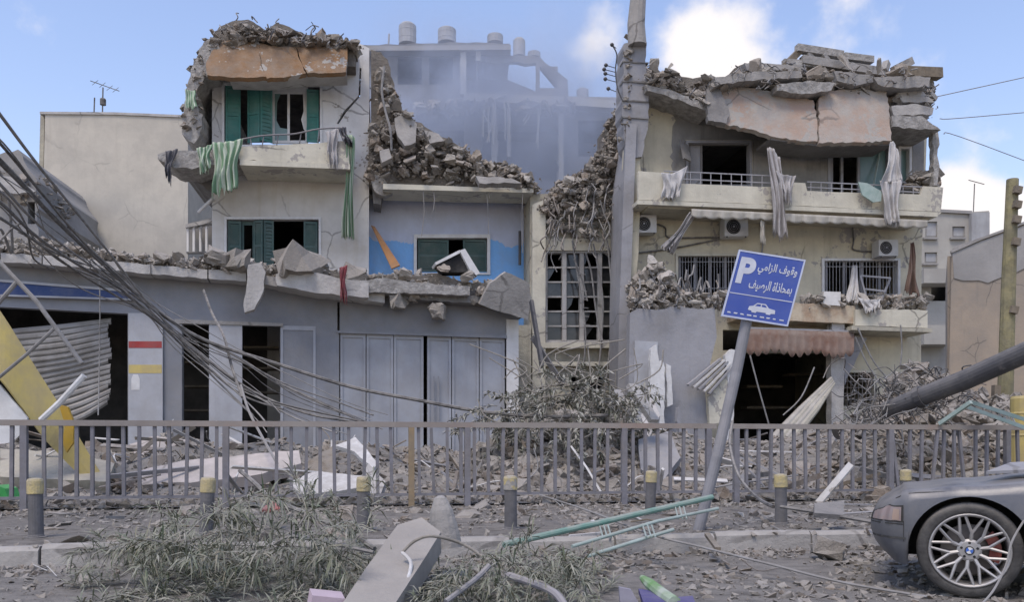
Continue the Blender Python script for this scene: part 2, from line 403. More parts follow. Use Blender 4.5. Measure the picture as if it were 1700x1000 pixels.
class G:
    """collects faces; build() links them as one mesh object"""
    def __init__(s):
        s.v, s.f = [], []
        s.uv = None

    def add(s, vs_, fs):
        b = len(s.v)
        s.v.extend([tuple(v) for v in vs_])
        s.f.extend([tuple(i + b for i in f) for f in fs])
        return s

    def prism(s, outline, holes, to3, v0, v1):
        """outline and holes in 2D, to3(a,b,v) gives space; between depths v0 (back) and v1 (front)"""
        rings = [outline] + list(holes)
        flat = [p for r in rings for p in r]
        tris = tessellate_polygon([[Vector((p[0], p[1], 0)) for p in r] for r in rings])
        n = len(flat)
        V = [to3(p[0], p[1], v1) for p in flat] + [to3(p[0], p[1], v0) for p in flat]
        Fs = []
        for t in tris:
            a, b, c = t
            A, B, C = flat[a], flat[b], flat[c]
            cr = (B[0] - A[0]) * (C[1] - A[1]) - (B[1] - A[1]) * (C[0] - A[0])
            if cr < 0:
                a, b, c = a, c, b
            Fs.append((a, b, c))
            Fs.append((c + n, b + n, a + n))
        st = 0
        for r in rings:
            m = len(r)
            for i in range(m):
                j = (i + 1) % m
                Fs.append((st + i, st + i + n, st + j + n, st + j))
            st += m
        return s.add(V, Fs)

    def fpoly(s, F, pts, v0, v1, holes=()):
        """pixel outline on a facade, front face at v1"""
        o = [F.uz(x, y, v1) for x, y in pts]
        hs = [[F.uz(x, y, v1) for x, y in h] for h in holes]
        return s.prism(o, hs, lambda a, b, v: F.w(a, v, b), v0, v1)

    def frect(s, F, x0, y0, x1, y1, v0, v1):
        return s.fpoly(F, [(x0, y0), (x1, y0), (x1, y1), (x0, y1)], v0, v1)

    def box(s, c, size, rot=None):
        c = Vector(c)
        x, y, z = (q / 2 for q in size)
        pts = [Vector((a * x, b * y, e * z)) for e in (-1, 1) for b in (-1, 1) for a in (-1, 1)]
        if rot is not None:
            M3 = rot if isinstance(rot, Matrix) else Euler(rot).to_matrix()
            pts = [M3 @ p for p in pts]
        return s.add([c + p for p in pts], [(0, 2, 3, 1), (4, 5, 7, 6), (0, 1, 5, 4), (2, 6, 7, 3), (0, 4, 6, 2), (1, 3, 7, 5)])

    def slab(s, pts, thick):
        """a flat piece from four or more corner points in space, given its thickness behind"""
        pts = [Vector(p) for p in pts]
        nrm = Vector((0, 0, 0))
        for i in range(len(pts)):
            a, b = pts[i], pts[(i + 1) % len(pts)]
            nrm += a.cross(b)
        nrm.normalize()
        c = sum(pts, Vector()) / len(pts)
        if nrm.dot(Vector((0, 0, CAMZ)) - c) < 0:
            nrm = -nrm
            pts = pts[::-1]
        n = len(pts)
        V = pts + [p - nrm * thick for p in pts]
        flat = [p for p in pts]
        Fs = [tuple(t) for t in tessellate_polygon([flat])]
        Fo = []
        for t in Fs:
            a, b, d = (V[i] for i in t)
            if (b - a).cross(d - a).dot(nrm) < 0:
                t = t[::-1]
            Fo.append(t)
            Fo.append(tuple(i + n for i in t[::-1]))
        for i in range(n):
            j = (i + 1) % n
            Fo.append((i, i + n, j + n, j))
        return s.add(V, Fo)

    def tube(s, pts, rad, sides=6, cap=True):
        pts = [Vector(p) for p in pts]
        n = len(pts)
        rads = rad if isinstance(rad, (list, tuple)) else [rad] * n
        V, Fs = [], []
        up = Vector((0, 0, 1))
        px_ = None
        for i, p in enumerate(pts):
            t = (pts[min(i + 1, n - 1)] - pts[max(i - 1, 0)])
            if t.length < 1e-9:
                t = Vector((0, 0, 1))
            t.normalize()
            if px_ is None:
                px_ = t.cross(up if abs(t.z) < .9 else Vector((1, 0, 0))).normalized()
            else:
                px_ = (px_ - t * px_.dot(t)).normalized()
            py_ = t.cross(px_)
            for k in range(sides):
                a = 2 * math.pi * k / sides
                V.append(p + (px_ * math.cos(a) + py_ * math.sin(a)) * rads[i])
        for i in range(n - 1):
            for k in range(sides):
                k2 = (k + 1) % sides
                Fs.append((i * sides + k, i * sides + k2, (i + 1) * sides + k2, (i + 1) * sides + k))
        if cap:
            Fs.append(tuple(range(sides))[::-1])
            Fs.append(tuple((n - 1) * sides + k for k in range(sides)))
        return s.add(V, Fs)

    def bar(s, a, b, w, h=None, up=(0, 0, 1)):
        """square bar between two points"""
        a, b = Vector(a), Vector(b)
        h = h or w
        t = (b - a).normalized()
        up = Vector(up)
        if abs(t.dot(up)) > .95:
            up = Vector((0, 1, 0))
        x = t.cross(up).normalized()
        y = x.cross(t)
        V = []
        for p in (a, b):
            for sx, sy in ((-1, -1), (1, -1), (1, 1), (-1, 1)):
                V.append(p + x * (sx * w / 2) + y * (sy * h / 2))
        return s.add(V, [(3, 2, 1, 0), (4, 5, 6, 7), (0, 1, 5, 4), (1, 2, 6, 5), (2, 3, 7, 6), (3, 0, 4, 7)])

    def lathe(s, prof, c, axis=(0, 0, 1), n=20, closed=False):
        ax = Vector(axis).normalized()
        e1 = ax.cross(Vector((0, 0, 1)) if abs(ax.z) < .9 else Vector((1, 0, 0))).normalized()
        e2 = ax.cross(e1)
        c = Vector(c)
        V, Fs = [], []
        for r, h in prof:
            for k in range(n):
                a = 2 * math.pi * k / n
                V.append(c + ax * h + (e1 * math.cos(a) + e2 * math.sin(a)) * r)
        m = len(prof)
        for i in range(m - 1 if not closed else m):
            i2 = (i + 1) % m
            for k in range(n):
                k2 = (k + 1) % n
                Fs.append((i * n + k, i * n + k2, i2 * n + k2, i2 * n + k))
        if not closed:
            Fs.append(tuple(range(n))[::-1])
            Fs.append(tuple((m - 1) * n + k for k in range(n)))
        return s.add(V, Fs)

    def grid(s, fn, nu, nv, uv=False):
        V = [fn(i / nu, j / nv) for j in range(nv + 1) for i in range(nu + 1)]
        Fs = [(j * (nu + 1) + i, j * (nu + 1) + i + 1, (j + 1) * (nu + 1) + i + 1, (j + 1) * (nu + 1) + i) for j in range(nv) for i in range(nu)]
        if uv:
            s.uv = [(i / nu, j / nv) for j in range(nv + 1) for i in range(nu + 1)]
        return s.add(V, Fs)

    def build(s, name, material, parent=None, smooth=False, origin=None):
        V = np.array(s.v, dtype=float)
        if origin is None:
            lo, hi = V.min(0), V.max(0)
            origin = Vector(((lo[0] + hi[0]) / 2, (lo[1] + hi[1]) / 2, lo[2]))
        else:
            origin = Vector(origin)
        V = V - np.array(origin)
        me = bpy.data.meshes.new(name)
        me.from_pydata(V.tolist(), [], s.f)
        if s.uv:
            lay = me.uv_layers.new(name='UVMap')
            vi = np.empty(len(me.loops), dtype=np.int32)
            me.loops.foreach_get('vertex_index', vi)
            lay.data.foreach_set('uv', np.array(s.uv, dtype=np.float32)[vi].ravel())
        me.materials.append(MATS[material] if isinstance(material, str) else material)
        if smooth:
            me.polygons.foreach_set('use_smooth', [True] * len(me.polygons))
        me.update()
        o = bpy.data.objects.new(name, me)
        COL.objects.link(o)
        if parent is not None:
            o.parent = parent
            o.location = origin - world_loc(parent)
        else:
            o.location = origin
        return o


def world_loc(o):
    l = Vector(o.location)
    while o.parent is not None:
        o = o.parent
        l += Vector(o.location)
    return l


def thing(name, label, cat, loc, group=None):
    o = bpy.data.objects.new(name, None)
    o.empty_display_size = .3
    COL.objects.link(o)
    o.location = loc
    return tag(o, label, cat, group)


def tag(o, label, cat, group=None):
    o['label'] = label
    o['category'] = cat
    if group:
        o['group'] = group
    return o


def kind(o, k):
    o['kind'] = k
    return o


def jag(pts, amp, step, closed=False, keep=()):
    """broken edge: extra points, pushed about"""
    out = []
    n = len(pts)
    for i in range(n if closed else n - 1):
        a, b = pts[i], pts[(i + 1) % n]
        out.append(a)
        L = math.hypot(b[0] - a[0], b[1] - a[1])
        if i in keep:
            continue
        m = max(1, int(L / step))
        for j in range(1, m):
            t = j / m
            out.append((a[0] + (b[0] - a[0]) * t + random.uniform(-amp, amp), a[1] + (b[1] - a[1]) * t + random.uniform(-amp, amp)))
    if not closed:
        out.append(pts[-1])
    return out


def rect(x0, y0, x1, y1):
    return [(x0, y0), (x1, y0), (x1, y1), (x0, y1)]


def interp(poly, x):
    if x <= poly[0][0]:
        return poly[0][1]
    for (a, b), (c, d) in zip(poly, poly[1:]):
        if x <= c:
            return b + (d - b) * (x - a) / max(1e-9, c - a)
    return poly[-1][1]


def smoothline(pts, n=6):
    """Catmull-Rom through points"""
    pts = [Vector(p) for p in pts]
    if len(pts) < 3:
        return pts
    out = []
    for i in range(len(pts) - 1):
        p0, p1, p2, p3 = pts[max(i - 1, 0)], pts[i], pts[i + 1], pts[min(i + 2, len(pts) - 1)]
        for j in range(n):
            t = j / n
            out.append(.5 * ((2 * p1) + (p2 - p0) * t + (2 * p0 - 5 * p1 + 4 * p2 - p3) * t * t + (3 * p1 - p0 - 3 * p2 + p3) * t ** 3))
    out.append(pts[-1])
    return out


# ------------------------------------------------------------------ rubble
def hull_proto(dims, npts, rough=0.):
    bm = bmesh.new()
    for _ in range(npts):
        p = RNG.uniform(-1, 1, 3)
        k = RNG.integers(0, 3)
        p[k] = math.copysign(RNG.uniform(.75, 1), p[k])
        bm.verts.new((p[0] * dims[0], p[1] * dims[1], p[2] * dims[2]))
    r = bmesh.ops.convex_hull(bm, input=bm.verts)
    bmesh.ops.delete(bm, geom=[g for g in r['geom_interior'] if isinstance(g, bmesh.types.BMVert)], context='VERTS')
    if rough:
        bmesh.ops.subdivide_edges(bm, edges=bm.edges[:], cuts=1, use_grid_fill=True)
        m_ = min(dims) * rough
        for v in bm.verts:
            v.co += Vector(RNG.normal(0, m_, 3))
        bmesh.ops.triangulate(bm, faces=bm.faces[:])
    bmesh.ops.recalc_face_normals(bm, faces=bm.faces)
    bm.verts.index_update()
    V = np.array([v.co[:] for v in bm.verts])
    Fs = [tuple(v.index for v in f.verts) for f in bm.faces]
    bm.free()
    return V, Fs


PROTO = [hull_proto((.5, .42, .34), 18, .13) for _ in range(9)] + [hull_proto((.6, .45, .16), 16, .13) for _ in range(6)] + [hull_proto((.75, .26, .12), 14, .13) for _ in range(4)]
PROTO_S = [hull_proto((.5, .45, .3), 8) for _ in range(6)] + [hull_proto((.6, .42, .14), 8) for _ in range(4)]


def rand_rot(n, tilt):
    az = RNG.uniform(0, 2 * np.pi, n)
    tx = RNG.normal(0, tilt, n)
    ty = RNG.normal(0, tilt, n)
    ca, sa, cx, sx, cy, sy = np.cos(az), np.sin(az), np.cos(tx), np.sin(tx), np.cos(ty), np.sin(ty)
    z = np.zeros(n)
    o = np.ones(n)
    Rz = np.stack([ca, -sa, z, sa, ca, z, z, z, o], 1).reshape(n, 3, 3)
    Rx = np.stack([o, z, z, z, cx, -sx, z, sx, cx], 1).reshape(n, 3, 3)
    Ry = np.stack([cy, z, sy, z, o, z, -sy, z, cy], 1).reshape(n, 3, 3)
    return Rz @ Rx @ Ry


def scatter(g, pos, size, tilt=.6, protos=None):
    """adds a chunk of rubble at every position"""
    protos = protos or PROTO
    pos = np.asarray(pos, dtype=float)
    n = len(pos)
    if n == 0:
        return g
    size = np.asarray(size, dtype=float)
    pick = RNG.integers(0, len(protos), n)
    rot = rand_rot(n, tilt)
    for k, (V, Fs) in enumerate(protos):
        idx = np.nonzero(pick == k)[0]
        if len(idx) == 0:
            continue
        W = np.einsum('nij,vj->nvi', rot[idx], V) * size[idx][:, None, None] + pos[idx][:, None, :]
        nv = len(V)
        for a in range(len(idx)):
            b = len(g.v)
            g.v.extend(map(tuple, W[a]))
            g.f.extend([tuple(i + b for i in f) for f in Fs])
    return g


def sizes(n, lo, hi, p=2.2):
    return lo + (hi - lo) * RNG.random(n) ** p


def heap(F, top, bot, v0, v1, n, lo, hi, fall=.35, tilt=.6, p=2.2, material=None):
    """chunks filling a heap whose skyline (pixels) is top and foot is bot, from facade depth v0 (front) back to v1"""
    x0, x1 = top[0][0], top[-1][0]
    pos = []
    for _ in range(n):
        x = random.uniform(x0, x1)
        q = random.random()
        v = v0 + (v1 - v0) * q
        yt, yb = interp(top, x), interp(bot, x)
        edge = 1 - fall * abs(2 * q - 1) ** 2
        t = random.random() ** .6 * edge
        pos.append(F.at(x, yb + (yt - yb) * t, v0)[:] if False else tuple(F.w(F.uz(x, 0, v0)[0], v, F.uz(x, yb + (yt - yb) * t, v0)[1])))
    g = G()
    scatter(g, pos, sizes(n, lo, hi, p), tilt)
    k = int(n * 1.6)                                   # grit in between
    idx = RNG.integers(0, n, k)
    pp = np.array(pos)[idx] + RNG.normal(0, .14, (k, 3)) * np.array([1, 1, .35]) - np.array([0, 0, .05])
    scatter(g, pp, sizes(k, .02, .12, 2.), .8, PROTO_S)
    return g


def core(F, top, bot, v0, v1, drop=5):
    """solid inside of a heap"""
    g = G()
    ol = jag([(x, y + drop) for x, y in top], 2.5, 8) + [(x, y) for x, y in reversed(bot)]
    g.fpoly(F, ol, v1, v0)
    return g


def chunks(name, label, cat, group, pos, size, material, tilt=.5, flat=False):
    """single pieces of rubble: each one an object, sharing a few meshes"""
    src = PROTO[9:] if flat else PROTO
    outs = []
    for i, (p, s_) in enumerate(zip(pos, size)):
        key = (name, material, id(src), i % len(src))
        me = chunks.cache.get(key)
        if me is None:
            V, Fs = src[i % len(src)]
            me = bpy.data.meshes.new(name)
            me.from_pydata(V.tolist(), [], Fs)
            me.materials.append(MATS[material])
            chunks.cache[key] = me
        o = bpy.data.objects.new(name, me)
        COL.objects.link(o)
        o.location = p
        o.scale = (s_ * random.uniform(.8, 1.2), s_ * random.uniform(.8, 1.2), s_ * random.uniform(.8, 1.2))
        o.rotation_euler = (random.gauss(0, tilt), random.gauss(0, tilt), random.uniform(0, 6.28))
        tag(o, label, cat, group)
        outs.append(o)
    return outs


chunks.cache = {}


def cloth(name, material, top, bot, folds=4, amp=.06, out=Vector((0, -1, 0)), parent=None, nu=36, nv=26, ragged=.06, thick=.006):
    """hanging cloth between a top line and a bottom line of points, with folds"""
    T, B = smoothline(top, 8), smoothline(bot, 8)

    def on(L, t):
        f = t * (len(L) - 1)
        i = min(int(f), len(L) - 2)
        return L[i].lerp(L[i + 1], f - i)
    ph = [random.uniform(0, 6.28) for _ in range(8)]
    rag = [random.uniform(-ragged, ragged) for _ in range(nu + 1)]
    width = (T[0] - T[-1]).length

    def fn(u, v):
        # folds wander and merge on the way down, and the cloth gathers here and there
        uu = u + .07 * math.sin(3.1 * v + ph[0]) * math.sin(math.pi * u) + .05 * math.sin(7.3 * v + ph[1] + 3 * u) * math.sin(math.pi * u)
        g_ = .5 + (u - .5) * (1 - .22 * math.sin(math.pi * v) ** 2 * (1 + .6 * math.sin(ph[2])))
        p = on(T, g_).lerp(on(B, g_), v)
        w = math.sin(uu * folds * 6.28 + ph[3] + 1.6 * math.sin(2.2 * v + ph[4])) + .55 * math.sin(uu * folds * 12.9 + ph[5] + 3 * v) + .4 * math.sin(9 * v + ph[6] + 4 * u)
        p = p + out * (amp * w * (.35 + .65 * v)) + Vector((.25 * amp * math.sin(5 * v + ph[7]), 0, 0))
        p.z += rag[int(round(u * nu))] * v ** 2 - .12 * width * math.sin(math.pi * u) * (1 - v) * .6
        return p
    g = G()
    g.grid(fn, nu, nv, uv=True)
    o = g.build(name, material, parent, smooth=True)
    md = o.modifiers.new('thickness', 'SOLIDIFY')
    md.thickness = thick
    return o

# ================================================================== the setting
KERB, BOL, FEN = Fac(.18, 7.75), Fac(.18, 8.95), Fac(.18, 12.7)
SH, LB, AN, ST, RB = Fac(.25, 22.6), Fac(.15, 26.0), Fac(.15, 26.7), Fac(.15, 25.5), Fac(.15, 24.3)
PZ = .14      # pavement level

g = G()
g.add([(-700, -60, 0), (700, -60, 0), (700, 1600, 0), (-700, 1600, 0)], [(0, 1, 2, 3)])
kind(g.build('ground', 'asphalt', origin=(0, 0, 0)), 'structure')

g = G()
pv = [KERB.w(u, -.18, 0) for u in (-40, 45)]
g.add([(pv[0].x, pv[0].y, PZ), (pv[1].x, pv[1].y, PZ), (60, 90, PZ), (-60, 90, PZ)], [(0, 1, 2, 3)])
kind(g.build('pavement', 'pavement_dirt'), 'structure')

kerb = kind(G().add([KERB.w(-40, -.19, .0), KERB.w(45, -.19, .0), KERB.w(45, -.19, PZ - .02), KERB.w(-40, -.19, PZ - .02)], [(0, 1, 2, 3)]).build('kerb', 'concrete_dark'), 'structure')
u = -14.
while u < 16:
    L = .98
    dz = random.uniform(-.012, .012)
    dv = random.uniform(-.012, .012)
    g = G()
    o2 = [(0, 0), (0.18, 0), (.18, PZ + .035 + dz), (.05, PZ + .04 + dz), (.01, PZ + .005 + dz)]
    V = [KERB.w(u + a, -q[0] + dv, q[1]) for a in (0, L) for q in o2]
    g.add(V, [(0, 1, 2, 3, 4)[::-1], (5, 6, 7, 8, 9)] + [(i, (i + 1) % 5, 5 + (i + 1) % 5, 5 + i) for i in range(5)])
    bm = bmesh.new()
    ob = g.build('kerb_stone', 'kerb_stone', kerb)
    bm.from_mesh(ob.data)
    bmesh.ops.recalc_face_normals(bm, faces=bm.faces)
    bm.to_mesh(ob.data)
    bm.free()
    u += L + .02

# uneven debris-covered ground behind the fence, rising towards the buildings
LOT_TOP = [(-100, 735), (0, 745), (150, 768), (230, 750), (300, 745), (480, 750), (560, 748), (640, 755), (760, 760), (850, 742), (950, 728), (1050, 720), (1130, 735),
           (1210, 745), (1300, 738), (1400, 715), (1480, 690), (1560, 680), (1660, 695), (1760, 700)]


def lot_z(x, y):
    """height of the rubble field"""
    px = CX + FPX * x / max(y, 1)
    f0 = 12.9 + .18 * x
    f1 = 20.3 + .2 * x
    t = min(max((y - f0) / max(f1 - f0, .1), 0), 1)
    ztop = CAMZ - (interp(LOT_TOP, px) - HY) / FPX * f1
    s_ = t * t * (3 - 2 * t)
    n = .07 * math.sin(3.1 * x + 1.3 * y) + .06 * math.sin(1.7 * y - 2.3 * x + 1) + .05 * math.sin(5.3 * x - 4.1 * y)
    return PZ + .03 + max(0, ztop - PZ) * s_ + n * (.3 + s_) * min(1, t * 4)


g = G()


def lotfn(a, b):
    x = -16 + 34 * a
    y0_, y1_ = 12.75 + .18 * x, 24.0 + .18 * x
    y = y0_ + (y1_ - y0_) * b
    return Vector((x, y, lot_z(x, y)))


g.grid(lotfn, 170, 60)
kind(g.build('rubble_field', 'lot_dirt', smooth=False), 'structure')

# loose rubble on the field, too much to count
pos = []
for _ in range(20000):
    x = random.uniform(-15, 17)
    y = 12.8 + .18 * x + 8.6 * random.random() ** 1.3
    pos.append((x, y, lot_z(x, y) + .01))
g = scatter(G(), pos, sizes(len(pos), .04, .27, 3.2), .55, PROTO_S)
kind(g.build('loose_rubble', 'rubble'), 'stuff')
# debris on the pavement and the road, in drifts with bare patches between


def litter(u, v):
    n = math.sin(1.3 * u + 2.1 * v) + math.sin(2.7 * u - 1.9 * v + 1.2) + .8 * math.sin(4.9 * u + 3.7 * v + 2.) + .6 * math.sin(.6 * u + .4)
    return random.random() < 1 / (1 + math.exp(-2.2 * (n - .05)))


pos = []
for _ in range(16000):
    u = random.uniform(-9, 12)
    v = -random.uniform(.2, 5.0)
    if not litter(u, v):
        continue
    p = KERB.w(u, v, PZ)
    pos.append((p.x, p.y, PZ + .004))
for _ in range(2000):
    p = KERB.w(random.uniform(-9, 12), -random.uniform(3.6, 5.2), PZ)
    pos.append((p.x, p.y, PZ + .01))
g = scatter(G(), pos, sizes(len(pos), .015, .13, 4.5), .4, PROTO_S)
kind(g.build('pavement_debris', 'rubble'), 'stuff')
pos = []
for _ in range(30000):
    u = random.uniform(-7, 9)
    v = 4.6 * random.random() ** 1.35 + .02
    if not litter(u, v):
        continue
    p = KERB.w(u, v, 0)
    pos.append((p.x, p.y, .004))
g = scatter(G(), pos, sizes(len(pos), .01, .11, 4.2), .4, PROTO_S)
kind(g.build('road_debris', 'rubble'), 'stuff')
pos, sz = [], []
for _ in range(1500):              # a drift of grit and lumps along the kerb, over and under it
    u = random.uniform(-7, 9)
    q = abs(random.gauss(0, .2)) + .02 if random.random() < .8 else random.uniform(-.3, 0)
    p = KERB.w(u, q, 0)
    lump = max(0, math.sin(u * .9 + 1) + .6 * math.sin(u * 2.3)) * .06
    z = PZ + .03 if q < 0 else max(0, .03 - q * .1)
    pos.append((p.x, p.y, z + lump * random.random()))
    sz.append(.015 + .09 * random.random() ** 3.2)
kind(scatter(G(), pos, sz, .5, PROTO_S).build('kerb_debris', 'rubble'), 'stuff')

# ================================================================== left building
Z = lambda F, px, py, v=0.: F.uz(px, py, v)[1]
U = lambda F, px, v=0.: F.uz(px, 500, v)[0]


def shell(F, root, u0, u1, depth, levels, ztop, wallmat, back=True, t=.2):
    """side walls, back wall and floors behind a facade wall that is .25 thick"""
    for a in (u0, u1 - t):
        G().prism([(a, 0), (a + t, 0), (a + t, ztop), (a, ztop)], [], lambda p, q, v: F.w(p, v, q), -depth, -.252).build('side_wall', wallmat, root)
    if back:
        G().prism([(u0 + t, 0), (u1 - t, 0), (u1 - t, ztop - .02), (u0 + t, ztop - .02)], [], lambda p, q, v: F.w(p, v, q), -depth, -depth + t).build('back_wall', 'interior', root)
    for z in levels:
        G().prism([(u0 + t, z), (u1 - t, z), (u1 - t, z + .2), (u0 + t, z + .2)], [], lambda p, q, v: F.w(p, v, q), -depth + t, -.253).build('floor_slab', 'concrete', root)


lb = thing('apartment_house', 'white three storey house with green shutters and collapsed brown roof parapet', 'house', LB.w(U(LB, 480), 0, 0))
crack = [(597, 112), (600, 113), (598, 160), (575, 186), (562, 206), (559, 205), (571, 184), (595, 159)]
W = [(352, 136), (352, 800), (611, 800), (612, 440), (613, 200), (613, 80), (602, 74), (590, 70), (582, 76), (560, 100), (470, 112), (400, 122)]
G().fpoly(LB, W, -.25, 0, [rect(372, 140, 531, 240), rect(376, 364, 529, 452), crack]).build('wall', 'white_plaster', lb)
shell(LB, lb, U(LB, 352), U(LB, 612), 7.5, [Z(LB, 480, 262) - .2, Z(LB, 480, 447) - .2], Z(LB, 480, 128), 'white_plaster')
# stained lower band of plaster on the wall
G().fpoly(LB, jag([(353, 300), (610, 296)], 3, 9) + [(610, 445), (353, 445)], .0, .012, [rect(372, 360, 533, 444.5)]).build('plaster_coat', 'lower_plaster', lb)
for x0, y0, x1, y1 in ((372, 140, 531, 240), (376, 364, 529, 452)):
    fr = G().fpoly(LB, rect(x0 - 4, y0 - 4, x1 + 4, y1 + 3), -.2, .05, [rect(x0, y0, x1, y1)]).build('window_frame', 'white_paint', lb)


def shutter(F, root, x0, y0, x1, y1, v, turn, material, slats=13, h='l'):
    """louvred leaf of a shutter, hinged on its left or right edge"""
    u0, zt = F.uz(x0, y0)
    u1, zb = F.uz(x1, y1)
    w = abs(u1 - u0) / max(.2, math.cos(turn))
    hu = u0 if h == 'l' else u1
    sg = 1 if h == 'l' else -1
    dirv = F.t * (math.cos(turn) * sg) + F.n * math.sin(turn)
    nrm = dirv.cross(Vector((0, 0, 1)))
    b = F.w(hu, v, 0)
    pt = lambda a, z, d=0.: Vector((b.x, b.y, 0)) + dirv * a + nrm * d + Vector((0, 0, z))
    g = G()
    st = .055
    for a0, a1 in ((0, st), (w - st, w)):
        g.bar(pt((a0 + a1) / 2, zb), pt((a0 + a1) / 2, zt), st, .04, up=nrm)
    for zz in (zb + .04, (zb + zt) / 2, zt - .04):
        g.bar(pt(st, zz), pt(w - st, zz), .04, .075)
    leaf = g.build('shutter', material, root)
    H_ = (zt - zb)
    for i in range(slats):
        zz = zb + .1 + (H_ - .2) * (i + .5) / slats
        g = G()
        hw = (H_ - .2) / slats * .56
        g.add([pt(st, zz - hw, -.016), pt(w - st, zz - hw, -.016), pt(w - st, zz + hw, .016), pt(st, zz + hw, .016),
               pt(st, zz - hw, -.024), pt(w - st, zz - hw, -.024), pt(w - st, zz + hw, .008), pt(st, zz + hw, .008)],
              [(0, 1, 2, 3), (7, 6, 5, 4), (0, 4, 5, 1), (3, 2, 6, 7), (0, 3, 7, 4), (1, 5, 6, 2)])
        g.build('slat', material, leaf)
    return leaf


shutter(LB, lb, 374, 141, 399, 238, -.05, .0, 'teal_shutter')
shutter(LB, lb, 411, 141, 433, 238, -.05, .5, 'teal_shutter')
shutter(LB, lb, 434, 141, 452, 238, .02, .55, 'teal_shutter', h='r')
shutter(LB, lb, 509, 147, 529, 236, -.05, .0, 'teal_shutter')
fr = G().fpoly(LB, rect(452, 144, 511, 238), -.16, -.1, [rect(456, 155, 477, 233), rect(481, 155, 507, 233)]).build('window_sash', 'white_paint', lb)
G().fpoly(LB, [(456, 155), (466, 155), (460, 170), (459, 200), (465, 212), (477, 214), (477, 233), (456, 233)], -.135, -.125).build('broken_pane', 'teal_glass', fr)
G().fpoly(LB, [(507, 155), (503, 156), (504, 185), (500, 198), (504, 214), (507, 218)], -.135, -.125).build('broken_pane', 'white_paint', fr)
shutter(LB, lb, 378, 366, 400, 452, -.05, .0, 'green_shutter')
shutter(LB, lb, 421, 366, 437, 452, -.05, .45, 'green_shutter')
shutter(LB, lb, 438, 366, 454, 452, -.05, .3, 'green_shutter', h='r')
shutter(LB, lb, 504, 367, 527, 452, -.05, .0, 'green_shutter')
G().fpoly(LB, rect(401, 368, 422, 452), -.16, -.11, [rect(405, 374, 419, 452)]).build('window_sash', 'green_shutter', lb)

# balcony of the upper floor, broken at its left end
bal = G().fpoly(LB, jag([(396, 244), (470, 240), (578, 234)], .8, 14) + [(580, 272), (500, 271), (452, 268)] + jag([(452, 268), (396, 264)], 1, 8), -.02, 1.3).build('balcony', 'cream_trim', lb)
G().fpoly(LB, [(398, 264.5), (452, 268.5), (581, 272.5), (581, 281), (398, 274)], .0, 1.38).build('balcony_slab', 'cream_trim', bal)
brk = jag([(262, 256), (284, 250), (330, 249), (395, 246)], 2, 9) + jag([(395, 268), (350, 274), (318, 281), (290, 279), (262, 264)], 2.5, 9)
G().fpoly(LB, brk, .1, 1.35).build('broken_slab', 'concrete_broken', bal)
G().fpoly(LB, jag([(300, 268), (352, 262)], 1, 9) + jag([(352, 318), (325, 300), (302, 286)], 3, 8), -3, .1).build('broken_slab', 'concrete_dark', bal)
rail = [LB.at(398, 232, 1.3), LB.at(430, 226, 1.3), LB.at(455, 224, 1.35), LB.at(490, 222, 1.33), LB.at(530, 214, 1.3), LB.at(575, 212, 1.28)]
G().tube(smoothline(rail), .022).build('handrail', 'fence_paint', bal)
for x, a in ((415, 240), (438, 242), (462, 241), (500, 238), (530, 236), (558, 234)):
    yy = interp([(398, 232), (430, 226), (455, 224), (490, 222), (530, 214), (575, 212)], x)
    G().tube([LB.at(x, yy, 1.3), LB.at(x + random.uniform(-3, 3), a, 1.3)], .016).build('baluster', 'fence_paint', bal)
# brown parapet panels that folded down over the upper windows
for pts in ([(342, 104), (352, 84), (372, 68), (400, 62), (428, 64), (431, 92), (433, 108), (442, 127), (410, 129), (378, 128), (344, 124)],
            [(430, 72), (462, 78), (491, 78), (497, 98), (508, 121), (478, 127), (443, 130), (434, 108), (432, 92)],
            [(492.5, 78), (540, 72), (578, 69), (574, 119), (540, 121), (510, 121), (498.5, 98)]):
    cy = sum(p[1] for p in pts) / len(pts)
    G().slab([LB.at(x, y, 1.0 + (y - 98) * .012) for x, y in jag(pts, 1.1, 6, True)], .14).build('parapet_panel', 'ochre_panel', lb)
G().fpoly(LB, jag([(380, 127), (440, 130), (505, 123), (575, 120)], .8, 10) + [(575, 124), (505, 127), (440, 133), (380, 131)], .3, 1.0).build('roof_edge', 'concrete_pale', lb)
# the roof's rubble
top = [(345, 78), (352, 55), (364, 36), (385, 27), (412, 24), (440, 42), (458, 30), (480, 36), (500, 46), (520, 50), (548, 50), (575, 62), (590, 72)]
bot = [(345, 105), (370, 72), (430, 66), (500, 76), (590, 74)]
kind(heap(LB, top, bot, .9, -4.0, 2400, .05, .45, tilt=.45, p=3).build('roof_rubble', 'rubble', lb), 'stuff')
core(LB, top, [(345, 110), (590, 110)], .6, -5.5, 8).build('roof_core', 'rubble_core', lb)
for i in range(26):
    x = random.uniform(355, 585)
    y = interp(top, x) + random.uniform(2, 22)
    pp = [LB.at(x, y, 1.0)]
    for j in range(3):
        x += random.uniform(-9, 9)
        y += random.uniform(-8, 9)
        pp.append(LB.at(x, y, 1.0 + random.uniform(0, .4)))
    G().tube(smoothline(pp, 4), random.uniform(.01, .022), 5).build('bent_rebar', random.choice(['rebar', 'wire_pale', 'dark_metal']), lb)
